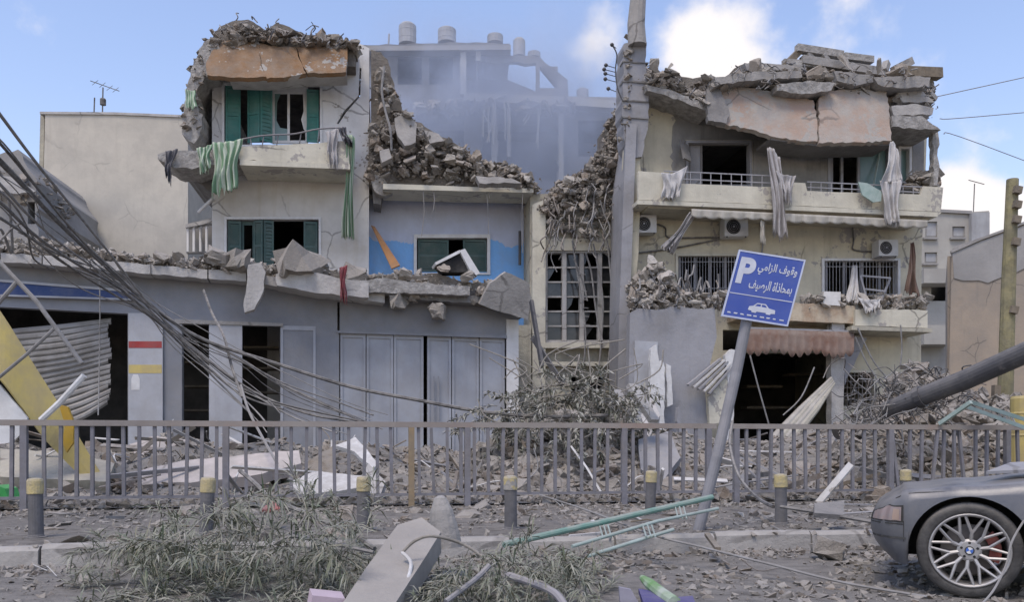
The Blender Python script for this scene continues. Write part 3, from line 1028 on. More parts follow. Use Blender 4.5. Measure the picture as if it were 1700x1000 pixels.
# slab hanging down the left side
hang = jag([(352, 62), (338, 70), (322, 102), (311, 140), (304, 190), (302, 222), (314, 234), (322, 238), (331, 226), (337, 190), (330, 186), (326, 150), (340, 128), (360, 124), (372, 90)], 1.6, 7, True)
G().fpoly(LB, hang, -1.6, .8).build('hanging_slab', 'concrete_broken', lb)
pos = [LB.at(*p) for p in [(random.uniform(305, 350), random.uniform(60, 225), .85) for _ in range(260)] if True]
pos = [p for p in pos if True]
sel = []
for _ in range(170):
    y = random.uniform(64, 215)
    xl = interp([(64, 345), (102, 322), (140, 311), (190, 304), (230, 306)], y)
    xr = interp([(64, 365), (125, 342), (150, 328), (190, 334), (230, 326)], y)
    sel.append(LB.at(random.uniform(xl, xr), y, .85 - random.random() * .3)[:])
kind(scatter(G(), sel, sizes(len(sel), .05, .26, 2.5), .7).build('clinging_rubble', 'rubble', lb), 'stuff')
# side room remains beyond the left wall
G().fpoly(LB, [(309, 400), (309, 372), (352, 362), (352, 420), (309, 420)], -3.2, -3.0).build('side_fragment', 'grey_wall', lb)
for x in (312, 322, 333, 343):
    G().bar(LB.at(x, 418, -2.6), LB.at(x, 376, -2.6), .07).build('side_post', 'white_plaster', lb)
G().fpoly(LB, [(308, 372), (352, 364), (352, 370), (308, 378)], -2.8, -2.5).build('side_rail', 'concrete_pale', lb)
G().tube([LB.at(330, 352, -.5), LB.at(353, 330, .1)], .05).build('broken_batten', 'white_paint', lb)

# torn cloths on this house
tag(cloth('striped_cloth', 'green_cloth', [LB.at(352, 236, 1.45), LB.at(375, 232, 1.5), LB.at(402, 229, 1.45)], [LB.at(352, 326, 1.5), LB.at(374, 318, 1.55), LB.at(394, 308, 1.5)], 4, .09, ragged=.12),
    'long green striped cloth draped over the broken balcony corner', 'cloth')
tag(cloth('striped_cloth', 'green_cloth', [LB.at(325, 246, 1.5), LB.at(352, 238, 1.5)], [LB.at(331, 288, 1.5), LB.at(350, 278, 1.55)], 2, .08, ragged=.1),
    'short bunched green striped cloth beside the longer one on the balcony', 'cloth')
tag(cloth('striped_cloth', 'green_cloth', [LB.at(574, 226, 1.42), LB.at(581, 222, 1.42), LB.at(588, 228, 1.4)], [LB.at(568, 394, .6), LB.at(580, 396, .6), LB.at(590, 394, .6)], 2, .08, ragged=.08),
    'narrow green striped cloth hanging down the right end of the white house', 'cloth')
tag(cloth('striped_cloth', 'green_cloth', [LB.at(307, 148, 1.0), LB.at(324, 150, 1.0)], [LB.at(308, 178, 1.0), LB.at(328, 180, 1.0)], 1, .04, ragged=.05),
    'small green striped scrap caught on the hanging roof slab', 'cloth')
tag(cloth('dark_cloth', 'dark_cloth', [LB.at(273, 250, 1.45), LB.at(294, 247, 1.45)], [LB.at(276, 284, 1.5), LB.at(284, 302, 1.5)], 2, .08, ragged=.2),
    'dark rag hanging from the tip of the broken balcony slab', 'cloth')
tag(cloth('dark_cloth', 'grey_cloth', [LB.at(540, 218, 1.4), LB.at(562, 212, 1.4)], [LB.at(543, 262, 1.42), LB.at(561, 279, 1.42)], 2, .06, ragged=.2),
    'grey cloth over the balcony front below the cracked wall', 'cloth')
tag(cloth('dark_cloth', 'dark_cloth', [LB.at(560, 212, 1.45), LB.at(573, 210, 1.45)], [LB.at(570, 233, 1.47), LB.at(585, 240, 1.45)], 2, .07, ragged=.1),
    'dark reddish bundle of cloth on the balcony corner', 'cloth')

# ================================================================== wrecked annexe with the blue room
an = thing('wrecked_annexe', 'collapsed house bay with an exposed blue painted room under sloping rubble', 'house', AN.w(U(AN, 750), 0, 0))
MATS['blue_plaster'] = mat('blue_plaster_wall', (.50, .545, .66), (.44, .48, .6), .8, .9, .2, 9, .3, streak=.2, dirt=(.35, .36, .4), zsplit=(Z(AN, 750, 402), (.20, .42, .74)))
G().fpoly(AN, rect(606, 322, 892, 800), -.25, 0, [rect(691, 394, 810, 452)]).build('wall', 'blue_plaster', an)
G().fpoly(AN, rect(687, 389, 814, 456), -.2, .06, [rect(692, 395, 809, 453)]).build('window_frame', 'white_paint', an)
shutter(AN, an, 694, 396, 745, 452, -.08, 0, 'green_shutter', 11)
shutter(AN, an, 769, 396, 808, 452, -.08, 0, 'green_shutter', 11)
shell(AN, an, U(AN, 606), U(AN, 892), 5, [], Z(AN, 750, 330), 'blue_plaster')
G().fpoly(AN, jag([(612, 300), (700, 306), (800, 310), (890, 312)], 1, 12) + [(890, 330), (612, 330)], -5, .1).build('ceiling', 'white_plaster', an)
G().fpoly(ST, [(636, 305), (700, 307), (800, 311), (886, 313), (886, 320), (800, 318), (636, 314)], -.8, .35).build('slab_edge', 'cream_trim', an)
# left: broken floor hanging at a slope
G().slab([AN.at(x, y, 1.2) for x, y in jag([(616, 276), (640, 300), (652, 320), (640, 326), (622, 318), (616, 300)], 1.5, 8, True)], .3).build('hanging_slab', 'concrete_broken', an)
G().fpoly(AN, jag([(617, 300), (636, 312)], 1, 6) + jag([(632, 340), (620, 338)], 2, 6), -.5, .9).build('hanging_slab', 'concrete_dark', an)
top = [(612, 196), (630, 190), (648, 178), (660, 166), (668, 172), (684, 188), (705, 200), (725, 212), (752, 226), (778, 242), (800, 258), (832, 264), (858, 272), (880, 292), (890, 312)]
bot = [(612, 306), (890, 314)]
core(ST, top, bot, -.1, -6, 10).build('rubble_slope', 'rubble_core', an)
kind(heap(ST, top, [(612, 300), (890, 312)], .35, -2.6, 6000, .04, .34, fall=.15, tilt=.7, p=3.2).build('slope_rubble', 'rubble', an), 'stuff')
# standing torn wall edge beside the white house and larger slabs in the slope
G().fpoly(AN, jag([(616, 82), (632, 86), (646, 108), (655, 140), (652, 170), (640, 200), (650, 240), (634, 270)], 3, 7) + [(616, 290)], -2.5, .75).build('torn_wall', 'rubble_core', an)
t2 = [(628, 100), (640, 112), (650, 132), (660, 158), (672, 180)]
kind(heap(ST, t2, [(628, 210), (672, 215)], .25, -2.4, 420, .06, .45, fall=.2, tilt=.8, p=2.6).build('slope_rubble', 'rubble', an), 'stuff')
core(ST, t2, [(628, 240), (672, 240)], -.2, -3, 10).build('rubble_slope', 'rubble_core', an)
for pts, th in (([(655, 196), (676, 184), (692, 206), (690, 236), (672, 242), (660, 226)], .25), ([(704, 216), (728, 222), (738, 234), (714, 238)], .3), ([(790, 292), (850, 296), (866, 304), (796, 304)], .25), ([(630, 250), (646, 246), (650, 262), (634, 270)], .25)):
    G().slab([ST.at(x, y, .55 + (y - 230) * .004) for x, y in jag(pts, 1.5, 9, True)], th).build('broken_slab', 'concrete', an)
wirepts = [ST.at(638, 110, .6), ST.at(634, 150, .7), ST.at(640, 185, .7), ST.at(648, 215, .8), ST.at(650, 250, .7)]
G().tube(smoothline(wirepts), .035).build('bent_bar', 'wire_pale', an)
for x, y0, y1 in ((702, 314, 392), (719, 314, 350), (808, 318, 388), (812, 300, 330), (868, 318, 420)):
    G().tube(smoothline([ST.at(x, y0, .3), ST.at(x + random.uniform(-3, 3), (y0 + y1) / 2, .3), ST.at(x + random.uniform(-4, 4), y1, .3)]), .012).build('hanging_wire', 'wire_pale', an)
pos = [ST.at(random.uniform(660, 870), 0, 0) for _ in range(0)]
pts, sz = [], []
for _ in range(34):
    x = random.uniform(640, 880)
    yt = interp(top, x)
    y = random.uniform(yt + 6, 300)
    pts.append(ST.at(x, y, .35 + random.uniform(-.1, .15)))
    sz.append(random.uniform(.16, .38))
chunks('concrete_chunk', 'broken concrete chunk lodged in the rubble slope above the blue room', 'rubble', 'chunks in the slope above the blue room', pts, sz, 'rubble_pale')
tag(G().slab([AN.at(616, 374, .25), AN.at(622, 376, .25), AN.at(664, 440, .8), AN.at(650, 446, .8)], .06).build('plank', 'orange_wood'),
    'orange wooden plank leaning in front of the blue wall', 'plank')
tag(G().tube([AN.at(863, 384, .4), AN.at(863, 440, .4)], .05).build('pipe', 'dark_metal'), 'short dark pipe upright before the bright blue wall', 'pipe')

# ================================================================== row of shops along the street
sh = thing('shop_row', 'long low grey shop front with folding doors and a broken roof edge', 'shops', SH.w(U(SH, 430), 0, 0))
OP = [rect(-90, 518, 212, 830), rect(303, 541, 463, 830), rect(466, 543, 524, 830), rect(563, 556, 706, 830), rect(708, 561, 840, 830)]
holes = [[(-90, 505), (212, 521), (212, 830), (-90, 830)], [(303, 538), (465, 541), (465, 830), (303, 830)], [(563, 552), (842, 561), (842, 830), (563, 830)],
         [(560, 502), (564, 502), (564, 549), (560, 549)]]
G().fpoly(SH, [(-160, 425), (0, 436), (400, 458), (640, 478), (861, 498), (861, 833), (-160, 833)], -.25, 0, holes).build('wall', 'shop_grey', sh)
su0, su1 = U(SH, -160), U(SH, 861)
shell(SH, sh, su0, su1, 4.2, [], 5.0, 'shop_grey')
G().prism([(su0, 5.02), (su1, 5.02), (su1, 5.22), (su0, 5.22)], [], lambda p, q, v: SH.w(p, v, q), -4.2, -.26).build('roof', 'concrete', sh)
# roof edge: a long slab, broken in pieces
e = [(-160, 405), (0, 420), (70, 424), (150, 431), (250, 440), (345, 448), (410, 452), (470, 462), (560, 478), (640, 488)]
for a, b in zip(e[1:], e[2:]):
    dx = random.uniform(.5, 1.5)
    G().fpoly(SH, jag([(a[0] + dx, a[1]), (b[0] - dx, b[1])], .8, 10) + jag([(b[0] - dx, b[1] + 15), (a[0] + dx, a[1] + 15)], .8, 10), -.6, .55 + random.uniform(-.06, .06)).build('roof_edge', 'concrete_pale', sh)
for pts, v, mt in (([(458, 455), (520, 452), (560, 462), (612, 470), (612, 494), (560, 490), (500, 482), (460, 474)], .8, 'concrete_pale'),
                   ([(560, 468), (640, 462), (700, 470), (780, 476), (780, 490), (700, 488), (640, 486), (575, 484)], .75, 'concrete_broken'),
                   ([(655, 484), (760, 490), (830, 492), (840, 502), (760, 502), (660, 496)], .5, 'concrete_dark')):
    G().fpoly(SH, jag(pts, 1.5, 9, True), -.4, v).build('broken_slab', mt, sh)
G().slab([SH.at(x, y, .75 + (490 - y) * .004) for x, y in jag([(814, 470), (840, 452), (878, 470), (882, 496), (876, 531), (838, 520), (796, 505)], 1.2, 9, True)], .2).build('tilted_slab', 'concrete', sh)
G().fpoly(SH, jag([(412, 440), (432, 436), (441, 452), (436, 486), (422, 514), (406, 519), (404, 508), (410, 470)], 1.2, 8, True), .56, .86).build('hanging_piece', 'concrete_pale', sh)
top = [(-120, 395), (0, 388), (60, 386), (100, 392), (150, 400), (200, 408), (300, 420), (350, 415), (380, 416), (410, 420), (440, 428), (465, 420), (490, 414), (540, 424), (560, 436), (600, 440), (640, 438),
       (690, 440), (720, 436), (760, 448), (800, 452), (840, 455), (880, 460)]
bot = [(-120, 408), (0, 422), (150, 432), (300, 446), (410, 454), (500, 480), (640, 492), (760, 500), (880, 520)]
kind(heap(SH, top, bot, .5, -2.2, 5200, .04, .32, fall=.5, tilt=.5, p=3.2).build('roof_rubble', 'rubble_pale', sh), 'stuff')
core(SH, [(x, y + 12) for x, y in top], bot, .3, -3.4, 6).build('roof_core', 'rubble_core', sh)
pts, sz = [], []
for _ in range(46):
    x = random.uniform(0, 870)
    yt, yb = interp(top, x), interp(bot, x)
    pts.append(SH.at(x, random.uniform(yt + 6, yb - 3), .5))
    sz.append(random.uniform(.16, .34))
chunks('concrete_chunk', 'pale broken chunk in the rubble band along the shop roof edge', 'rubble', 'chunks along the shop roof edge', pts, sz, 'rubble_pale')
for (x, y, s_, lab) in ((505, 438, 1.25, 'large grey boulder of concrete below the lower green shutters'), (664, 501, .62, 'pale block stuck on the grey wall under the roof edge, left of the pair'),
                        (726, 516, .62, 'pale block clinging to the grey shop wall above the folding doors'), (400, 436, .8, 'whitish lump beside the hanging concrete tongue'),
                        (355, 425, .7, 'white mound of plaster at the corner of the white house'), (590, 455, .6, 'dusty block between roof slabs near the red rag')):
    o = chunks('concrete_boulder', lab, 'rubble', None, [SH.at(x, y, .45)], [s_], 'rubble_pale', .15)[0]
# tilted white cabinet on the rubble
tb = thing('tilted_cabinet', 'white metal cabinet with dark open front lying tilted on the shop roof rubble', 'cabinet', SH.at(760, 470, .2))
G().slab([SH.at(x, y, .5) for x, y in ((724, 436), (764, 418), (778, 452), (736, 452))], .5).build('dark_front', 'black', tb)
G().slab([SH.at(763, 416, .56), SH.at(772, 413, .5), SH.at(797, 454, .5), SH.at(786, 459, .56)], .55).build('side_panel', 'white_paint', tb)
G().slab([SH.at(722, 436, .56), SH.at(763, 415, .56), SH.at(764, 420, .56), SH.at(724, 440, .56)], .55).build('top_panel', 'white_paint', tb)
tag(cloth('red_rag', 'red_cloth', [SH.at(563, 444, 1.0), SH.at(576, 440, 1.0)], [SH.at(564, 492, 1.0), SH.at(574, 498, 1.0)], 2, .06, ragged=.15), 'dark red rag hanging over the shop roof edge', 'cloth')

# blue sign band over the left shop
bb = G().fpoly(SH, [(-160, 456), (0, 468), (226, 486), (226, 496), (0, 489), (-160, 480)], .001, .1).build('sign_band', 'blue_band', sh)
G().fpoly(SH, [(-160, 452), (0, 464), (226, 482), (226, 486), (0, 468), (-160, 456)], .001, .13).build('sign_trim', 'door_pale', bb)
G().fpoly(SH, [(-160, 480), (0, 489), (226, 496), (226, 499), (0, 492), (-160, 483)], .001, .13).build('sign_trim', 'door_grey', bb)
# pillar with its painted stripes
pil = G().fpoly(SH, rect(213, 520, 270, 833), .001, .12).build('pillar', 'door_pale', sh)
G().fpoly(SH, rect(213.5, 567, 268.5, 578), .12, .126).build('red_stripe', 'red_paint', pil)
G().fpoly(SH, rect(213.5, 606, 268.5, 620), .12, .126).build('yellow_stripe', 'yellow_paint', pil)
G().fpoly(SH, [(218, 648), (218, 630), (221, 622), (229, 622), (232, 630), (232, 648)], .12, .126).build('white_patch', 'white_paint', pil)
G().fpoly(SH, rect(271, 530, 302, 833), .001, .05).build('pilaster', 'shop_grey', sh)


def leaf(x0, y0, x1, y1, v0, material, inset=True):
    """one leaf of a folding door: sunk panel in a frame"""
    o = G().fpoly(SH, [(x0, y0), (x1, y1), (x1, 832), (x0, 832)], v0 - .075, v0, [[(x0 + 4, y0 + 7), (x1 - 4, y1 + 7), (x1 - 4, 815), (x0 + 4, 815)]] if inset else ()).build('door_leaf', material, sh)
    if inset:
        G().fpoly(SH, [(x0 + 4, y0 + 7), (x1 - 4, y1 + 7), (x1 - 4, 815), (x0 + 4, 815)], v0 - .05, v0 - .035).build('door_panel', material, o)
    return o


d1 = leaf(347, 539, 402, 540, .05, 'door_pale', False)
leaf(466, 541, 524, 542, .02, 'door_grey')
for x0, x1, v in ((565, 607, -.03), (608.5, 653, -.03), (654, 703, -.03), (709.5, 749, -.06), (750.5, 795, -.06), (796.5, 838, -.06)):
    leaf(x0, interp([(563, 553), (842, 562)], x0), x1, interp([(563, 553), (842, 562)], x1), v, 'door_grey')
for x in (720, 728):
    G().bar(SH.at(x, 625, .0), SH.at(x, 700, .0), .03).build('door_handle', 'shop_grey', sh)
G().fpoly(SH, [(560, 549), (842, 557), (842, 562), (560, 553)], .001, .06).build('lintel', 'shop_grey', sh)
G().fpoly(SH, [(290, 530), (470, 537), (470, 542), (290, 537)], .001, .08).build('lintel', 'concrete', sh)
G().fpoly(SH, jag([(841, 530), (861, 532)], 1, 5) + jag([(861, 640), (858, 832)], 2, 14) + [(842, 832)], .001, .06).build('chipped_post', 'white_plaster', sh)
# shelves seen in the dark shop
for x0, x1, yy in ((306, 346, 600), (306, 346, 640), (306, 346, 680), (404, 462, 575), (404, 462, 610), (404, 462, 650)):
    G().fpoly(SH, rect(x0, yy, x1, yy + 3), -2.2, -1.6).build('shelf', 'wood', sh)
# crumpled roller shutter in the left shop
rs = thing('roller_shutter', 'buckled corrugated metal shutter sagging in the left shop opening', 'shutter', SH.at(120, 800, -.4))
for i in range(17):
    yl, yr = 552 + i * 9.6, 532 + i * 8.4
    xl = 14 + i * 5.2
    a = SH.at(xl, yl, -.35 + .02 * (i % 2))
    m_ = SH.at((xl + 184) / 2, (yl + yr) / 2 + 2 + 2 * math.sin(i * .5), -.26 + .12 * math.sin(i * .45))
    b = SH.at(183 + random.uniform(-5, 3), yr + random.uniform(-1.5, 1.5), -.3)
    hw = .06
    gg = G()
    L = smoothline([a, m_, b], 4)
    V, Fs = [], []
    for q in L:
        for dz, dv in ((-hw * 1.35, -.01), (-hw * .5, .04), (hw * .5, .04), (hw * 1.3, -.012)):
            V.append(q + SH.n * dv + Vector((0, 0, dz)))
    for j in range(len(L) - 1):
        for k in range(3):
            Fs.append((j * 4 + k, j * 4 + k + 4, j * 4 + k + 5, j * 4 + k + 1))
    gg.add(V, Fs).build('slat', 'shutter_metal', rs)

# ================================================================== stair tower between the houses
stw = thing('stair_tower', 'cream stair tower with a tall grid window under a crown of rubble', 'building', ST.w(U(ST, 965), 0, 0))
G().fpoly(ST, rect(880, 322, 1046, 830), -.25, 0, [rect(908, 420, 1024, 568), rect(948, 626, 1002, 660)]).build('wall', 'dirty_cream', stw)
shell(ST, stw, U(ST, 880), U(ST, 1046), 5, [], Z(ST, 960, 330), 'dirty_cream')
G().fpoly(ST, jag([(884, 340), (906, 330)], 1, 6) + [(905, 833), (884, 833)], .001, .28).build('pilaster', 'cream_trim', stw)
G().fpoly(ST, rect(860, 540, 882, 833), -.3, .3).build('pilaster', 'dirty_cream', stw)
win = G().fpoly(ST, rect(906, 417, 1026, 570), -.16, .06, [rect(909, 420, 1023, 567)]).build('grid_window', 'concrete_pale', stw)
for x in (937, 966, 996):
    G().fpoly(ST, rect(x - 3.5, 420.5, x + 3.5, 566.5), -.14, .04).build('mullion', 'concrete_pale', win)
cols = [(909.5, 933), (941, 962), (970, 992), (1000, 1022.5)]
for (x0, x1) in cols:
    for i in range(6):
        y0_, y1_ = 421 + i * 24.4, 421 + (i + 1) * 24.4
        G().fpoly(ST, rect(x0, y1_ - 2.5, x1, y1_), -.12, -.02).build('glazing_bar', 'concrete_pale', win)
        if random.random() < .6:
            G().fpoly(ST, rect(x0, y0_, x1, y1_ - 2.6), -.09, -.08).build('pane', 'glass_dark', win)
        elif random.random() < .5:
            G().fpoly(ST, [(x0, y0_), (x0 + random.uniform(4, 16), y0_), (x0 + random.uniform(3, 8), y0_ + 12), (x0, y1_ - 3)], -.09, -.08).build('broken_pane', 'glass_dark', win)
G().fpoly(ST, rect(898, 569, 1030, 578), -.1, .3).build('sill', 'cream_trim', stw)
G().fpoly(ST, rect(905, 601, 1028, 608), -.1, .22).build('ledge', 'cream_trim', stw)
G().fpoly(ST, rect(905, 396, 1030, 416), .001, .12).build('lintel', 'cream_trim', stw)
top = [(898, 340), (908, 326), (918, 312), (932, 290), (950, 282), (968, 276), (985, 262), (1000, 240), (1014, 222), (1028, 196), (1044, 190)]
bot = [(898, 352), (920, 380), (960, 398), (1000, 402), (1044, 388)]
core(ST, top, [(898, 352), (1044, 380)], -.3, -5, 12).build('crown_core', 'rubble_core', stw)
kind(heap(ST, top, bot, .4, -1.2, 3000, .04, .3, fall=.2, tilt=.8, p=3).build('crown_rubble', 'rubble', stw), 'stuff')
pts, sz = [], []
for _ in range(22):
    x = random.uniform(905, 1035)
    pts.append(ST.at(x, random.uniform(interp(top, x) + 6, interp(bot, x) - 6), .6))
    sz.append(random.uniform(.16, .34))
chunks('concrete_chunk', 'broken concrete chunk in the rubble crown over the grid window', 'rubble', 'chunks over the grid window', pts, sz, 'rubble_pale')
for i in range(34):
    x = random.uniform(906, 1040)
    y = random.uniform(300, 390)
    pp = [ST.at(x, y, .6)]
    for j in range(4):
        x += random.uniform(-10, 10)
        y += random.uniform(4, 26)
        pp.append(ST.at(x, y, .6 + random.uniform(-.1, .35)))
    G().tube(smoothline(pp, 5), random.uniform(.012, .024), 5).build('bent_rebar', random.choice(['rebar', 'wire_pale', 'wire_pale']), stw)
for pl in ([(950, 400), (958, 450), (966, 500), (972, 560), (966, 640)], [(985, 405), (992, 440), (1001, 500), (998, 570), (990, 650)], [(1008, 400), (1014, 460), (1018, 520), (1010, 600), (1003, 660)],
           [(1000, 416), (1015, 432), (1026, 452)], [(972, 420), (980, 445), (984, 470), (990, 520), (1000, 566)], [(1030, 398), (1022, 470), (1020, 560)], [(953, 430), (968, 470), (975, 500)]):
    G().tube(smoothline([ST.at(x, y, .42 + .1 * math.sin(y)) for x, y in pl]), .026, 5).build('hanging_cable', 'wire_pale', stw)
for i in range(7):
    y = 455 + i * 14
    G().bar(ST.at(960 + i * 1.4, y, .44), ST.at(972 + i * 1.2, y + 1, .44), .02).build('ladder_rung', 'wire_pale', stw)

# ================================================================== tall broken corner column with the mast
cl = thing('broken_column', 'tall scarred concrete column rising to the top of the picture between the ruins', 'column', P(1048, 780, 24.2))
CFA = Fac(.15, 23.7)
G().fpoly(CFA, jag([(1040, 205), (1060, 200)], 1, 5) + [(1064, 300), (1060, 420), (1050, 520), (1046, 833)] + [(1022, 833), (1028, 520), (1036, 300)], -.3, 0).build('front_face', 'cream_plaster', cl)
sidep = [P(1040, 205, 24.0), P(1036, 300, 23.95), P(1028, 520, 23.95), P(1022, 829, 23.95), P(1010, 815, 25.4), P(1012, 520, 25.4), P(1016, 330, 25.4), P(1030, 230, 25.4)]
G().slab(sidep, .3).build('side_face', 'grey_slab', cl)  # grey beside the cream front: this face's shade is painted into its colour
G().fpoly(CFA, jag([(1036, 72), (1060, 66), (1074, 70), (1072, 110), (1078, 150), (1076, 205), (1066, 260), (1050, 262), (1038, 240), (1033, 180), (1034, 130)], 1.5, 9, True), -.62, .1).build('upper_block', 'grey_slab', cl)
for yy in (100, 133, 165, 193):
    G().fpoly(CFA, jag([(1034, yy), (1077, yy + 3)], 1, 8) + jag([(1077, yy + 5), (1034, yy + 2.4)], .6, 8), -.2, .13).build('course_line', 'concrete_dark', cl)
G().tube([P(1058, 76, 24.1), P(1056, 40, 24.1), P(1060, -10, 24.1), P(1064, -80, 24.1)], [.27, .25, .22, .19], 12).build('mast', 'concrete', cl)
sel = []
for _ in range(34):
    y = random.uniform(60, 240)
    sel.append(CFA.at(random.uniform(1036, 1048) if y < 230 else random.uniform(1024, 1036), y, .12 if y > 70 else -.1)[:])
kind(scatter(G(), sel, sizes(len(sel), .05, .22, 2), .8).build('spalled_concrete', 'rubble', cl), 'stuff')
at = thing('bent_antenna', 'spindly bent antenna with small round tips beside the tall column', 'antenna', P(1030, 150, 24))
G().tube(smoothline([P(1034, 168, 24), P(1025, 145, 24), P(1022, 115, 24), P(1024, 90, 24), P(1016, 74, 24)]), .02, 5).build('stem', 'dark_metal', at)
for x, y in ((1016, 74), (1006, 108), (1003, 115), (1005, 122), (1005, 131), (1010, 147)):
    G().tube([P(1023, y + 5 if y > 80 else y + 6, 24), P(x, y, 24)], .012, 5).build('arm', 'dark_metal', at)
    G().lathe([(.01, -.06), (.05, -.03), (.06, 0), (.05, .03), (.01, .06)], P(x, y, 24), n=8).build('tip', 'dark_metal', at)

# ================================================================== right building
rb = thing('balcony_house', 'cream three storey house with long balconies under a pancaked roof', 'house', RB.w(U(RB, 1310), 0, 0))
W = [(1058, 140), (1110, 150), (1180, 180), (1540, 195), (1536, 300), (1530, 420), (1528, 833), (1048, 833), (1054, 420)]
holes = [rect(1142, 236, 1246, 308), rect(1378, 244, 1476, 322), rect(1495, 246, 1511, 302), rect(1125, 424, 1232, 492), rect(1368, 432, 1492, 502),
         [(1200, 548), (1232, 548), (1232, 582), (1200, 582)], rect(1218, 586, 1380, 834), rect(1399, 618, 1452, 676)]
holes[6] = [(1218, 586), (1380, 586), (1380, 832), (1218, 832)]
G().fpoly(RB, W, -.25, 0, holes).build('wall', 'cream_plaster', rb)
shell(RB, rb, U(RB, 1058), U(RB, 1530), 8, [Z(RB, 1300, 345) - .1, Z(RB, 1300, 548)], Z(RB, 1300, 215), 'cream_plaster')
G().prism([(U(RB, 1058), Z(RB, 1300, 214)), (U(RB, 1530), Z(RB, 1300, 214)), (U(RB, 1530), Z(RB, 1300, 206)), (U(RB, 1058), Z(RB, 1300, 206))][::-1], [], lambda p, q, v: RB.w(p, v, q), -8, -.26).build('ceiling_slab', 'concrete', rb)
G().fpoly(RB, jag([(1118, 160), (1180, 182), (1535, 200)], 2, 10) + jag([(1533, 330), (1400, 330), (1250, 326), (1130, 322)], 3, 12) + jag([(1130, 322), (1112, 260), (1122, 200), (1118, 160)], 4, 9)[:-1], .001, .012, [rect(1138, 232, 1250, 311), rect(1374, 240, 1480, 325), rect(1491, 242, 1515, 306)]).build('sooty_coat', 'soot_plaster', rb)
# windows
for x0, y0, x1, y1, mt in ((1142, 236, 1246, 308, 'grey_slab'), (1378, 244, 1476, 322, 'grey_slab'), (1495, 246, 1511, 302, 'white_paint'), (1125, 424, 1232, 492, 'cream_trim'), (1368, 432, 1492, 502, 'white_paint'), (1399, 618, 1452, 676, 'cream_trim')):
    G().fpoly(RB, rect(x0 - 3, y0 - 3, x1 + 3, y1 + 2), -.2, .05, [rect(x0 + 1, y0 + 1, x1 - 1, y1 - 1)]).build('window_frame', mt, rb)
d = G().fpoly(RB, rect(1379, 245, 1475, 321), -.15, -.08, [rect(1383, 250, 1396, 320), rect(1400, 250, 1424, 320), rect(1428, 250, 1472, 320)]).build('balcony_door', 'grey_slab', rb)
G().fpoly(RB, rect(1428.2, 250.2, 1471.8, 319.8), -.12, -.11).build('pane', 'teal_glass', d)
G().bar(RB.at(1460, 255, -.06), RB.at(1450, 310, .2), .05).build('door_brace', 'pale_green_metal', d)
G().fpoly(RB, rect(1496, 247, 1510, 301), -.14, -.13).build('pane', 'teal_glass', rb)
s1 = G().fpoly(RB, rect(1143, 237, 1245, 307), -.15, -.09, [rect(1146, 241, 1163, 306), rect(1166, 241, 1242, 306)]).build('window_sash', 'concrete_dark', rb)
G().fpoly(RB, rect(1146.2, 241.2, 1162.8, 305.8), -.13, -.12).build('pane', 'grey_slab', s1)
G().slab([RB.at(1130, 232, .3), RB.at(1142, 240, .15), RB.at(1148, 268, .4), RB.at(1136, 262, .6)], .05).build('loose_frame', 'concrete_dark', rb)
for x0, y0, x1, y1, nm in ((1126, 425, 1231, 491, 4), (1369, 433, 1491, 501, 4)):
    gr = G()
    n = 22
    for i in range(n):
        x = x0 + (x1 - x0) * (i + .5) / n
        gr.bar(RB.at(x, y0, -.02), RB.at(x, y1, -.02), .016)
    for yy in (y0 + 10, y1 - 12):
        gr.bar(RB.at(x0, yy, -.03), RB.at(x1, yy, -.03), .02)
    gr.build('window_grille', 'grey_slab', rb)
    for i in range(nm + 1):
        x = x0 + 2 + (x1 - x0 - 4) * i / nm
        G().bar(RB.at(x, y0, -.11), RB.at(x, y1, -.11), .075).build('mullion', 'grey_slab', rb)
gr = G()
for i in range(9):
    gr.bar(RB.at(1400 + i * 6.3, 619, .02), RB.at(1400 + i * 6.3, 675, .02), .018)
for i in range(6):
    gr.bar(RB.at(1400, 624 + i * 10, .03), RB.at(1451, 624 + i * 10, .03), .018)
gr.build('window_grille', 'rebar', rb)
# upper balcony
bal = thing('x', 'x', 'x', (0, 0, 0))
bpy.data.objects.remove(bal)
V1 = 1.25
par = [(1060, 284), (1100, 286), (1142, 306), (1312, 312), (1314, 302), (1336, 304), (1340, 318), (1494, 328), (1498, 314), (1532, 330), (1535, 308), (1565, 311), (1562, 352), (1400, 345), (1240, 338), (1060, 332)]
par = [(1060, 284), (1100, 287), (1104, 304), (1300, 311), (1304, 302), (1337, 304), (1340, 317), (1440, 321), (1495, 322), (1528, 323), (1533, 309), (1566, 311), (1562, 352), (1400, 345), (1240, 338), (1060, 332)]
bal = G().fpoly(RB, jag(par, .5, 16, True), V1 - .14, V1).build('balcony_parapet', 'cream_trim', rb)
G().fpoly(RB, [(1058, 332.5), (1240, 338.5), (1400, 345.5), (1563, 352.5), (1556, 360), (1400, 353), (1240, 346), (1058, 339)], .001, V1 + .06).build('balcony_slab', 'cream_trim', bal)
G().fpoly(RB, [(1075, 339.5), (1240, 346.5), (1400, 353.5), (1545, 360.5), (1540, 367), (1240, 352), (1075, 345)], .001, V1 - .12).build('balcony_beam', 'dirty_cream', bal)
up, vp = U(RB, 1562, V1), None
G().prism([(0.001, Z(RB, 1560, 352, V1)), (V1 - .145, Z(RB, 1560, 352, V1)), (V1 - .145, Z(RB, 1560, 312, V1)), (.001, Z(RB, 1560, 312, V1))], [], lambda p, q, v: RB.w(v, p, q), up - .14, up).build('end_parapet', 'cream_trim', bal)
for y_, x0, x1 in ((284, 1102, 1302), (296, 1104, 1302), (302, 1340, 1534), (311, 1340, 1532)):
    sl = .045
    G().bar(RB.at(x0, y_ + 0, V1 - .07), RB.at(x1, y_ + (x1 - x0) * sl, V1 - .07), .03).build('rail', 'grey_slab', bal)
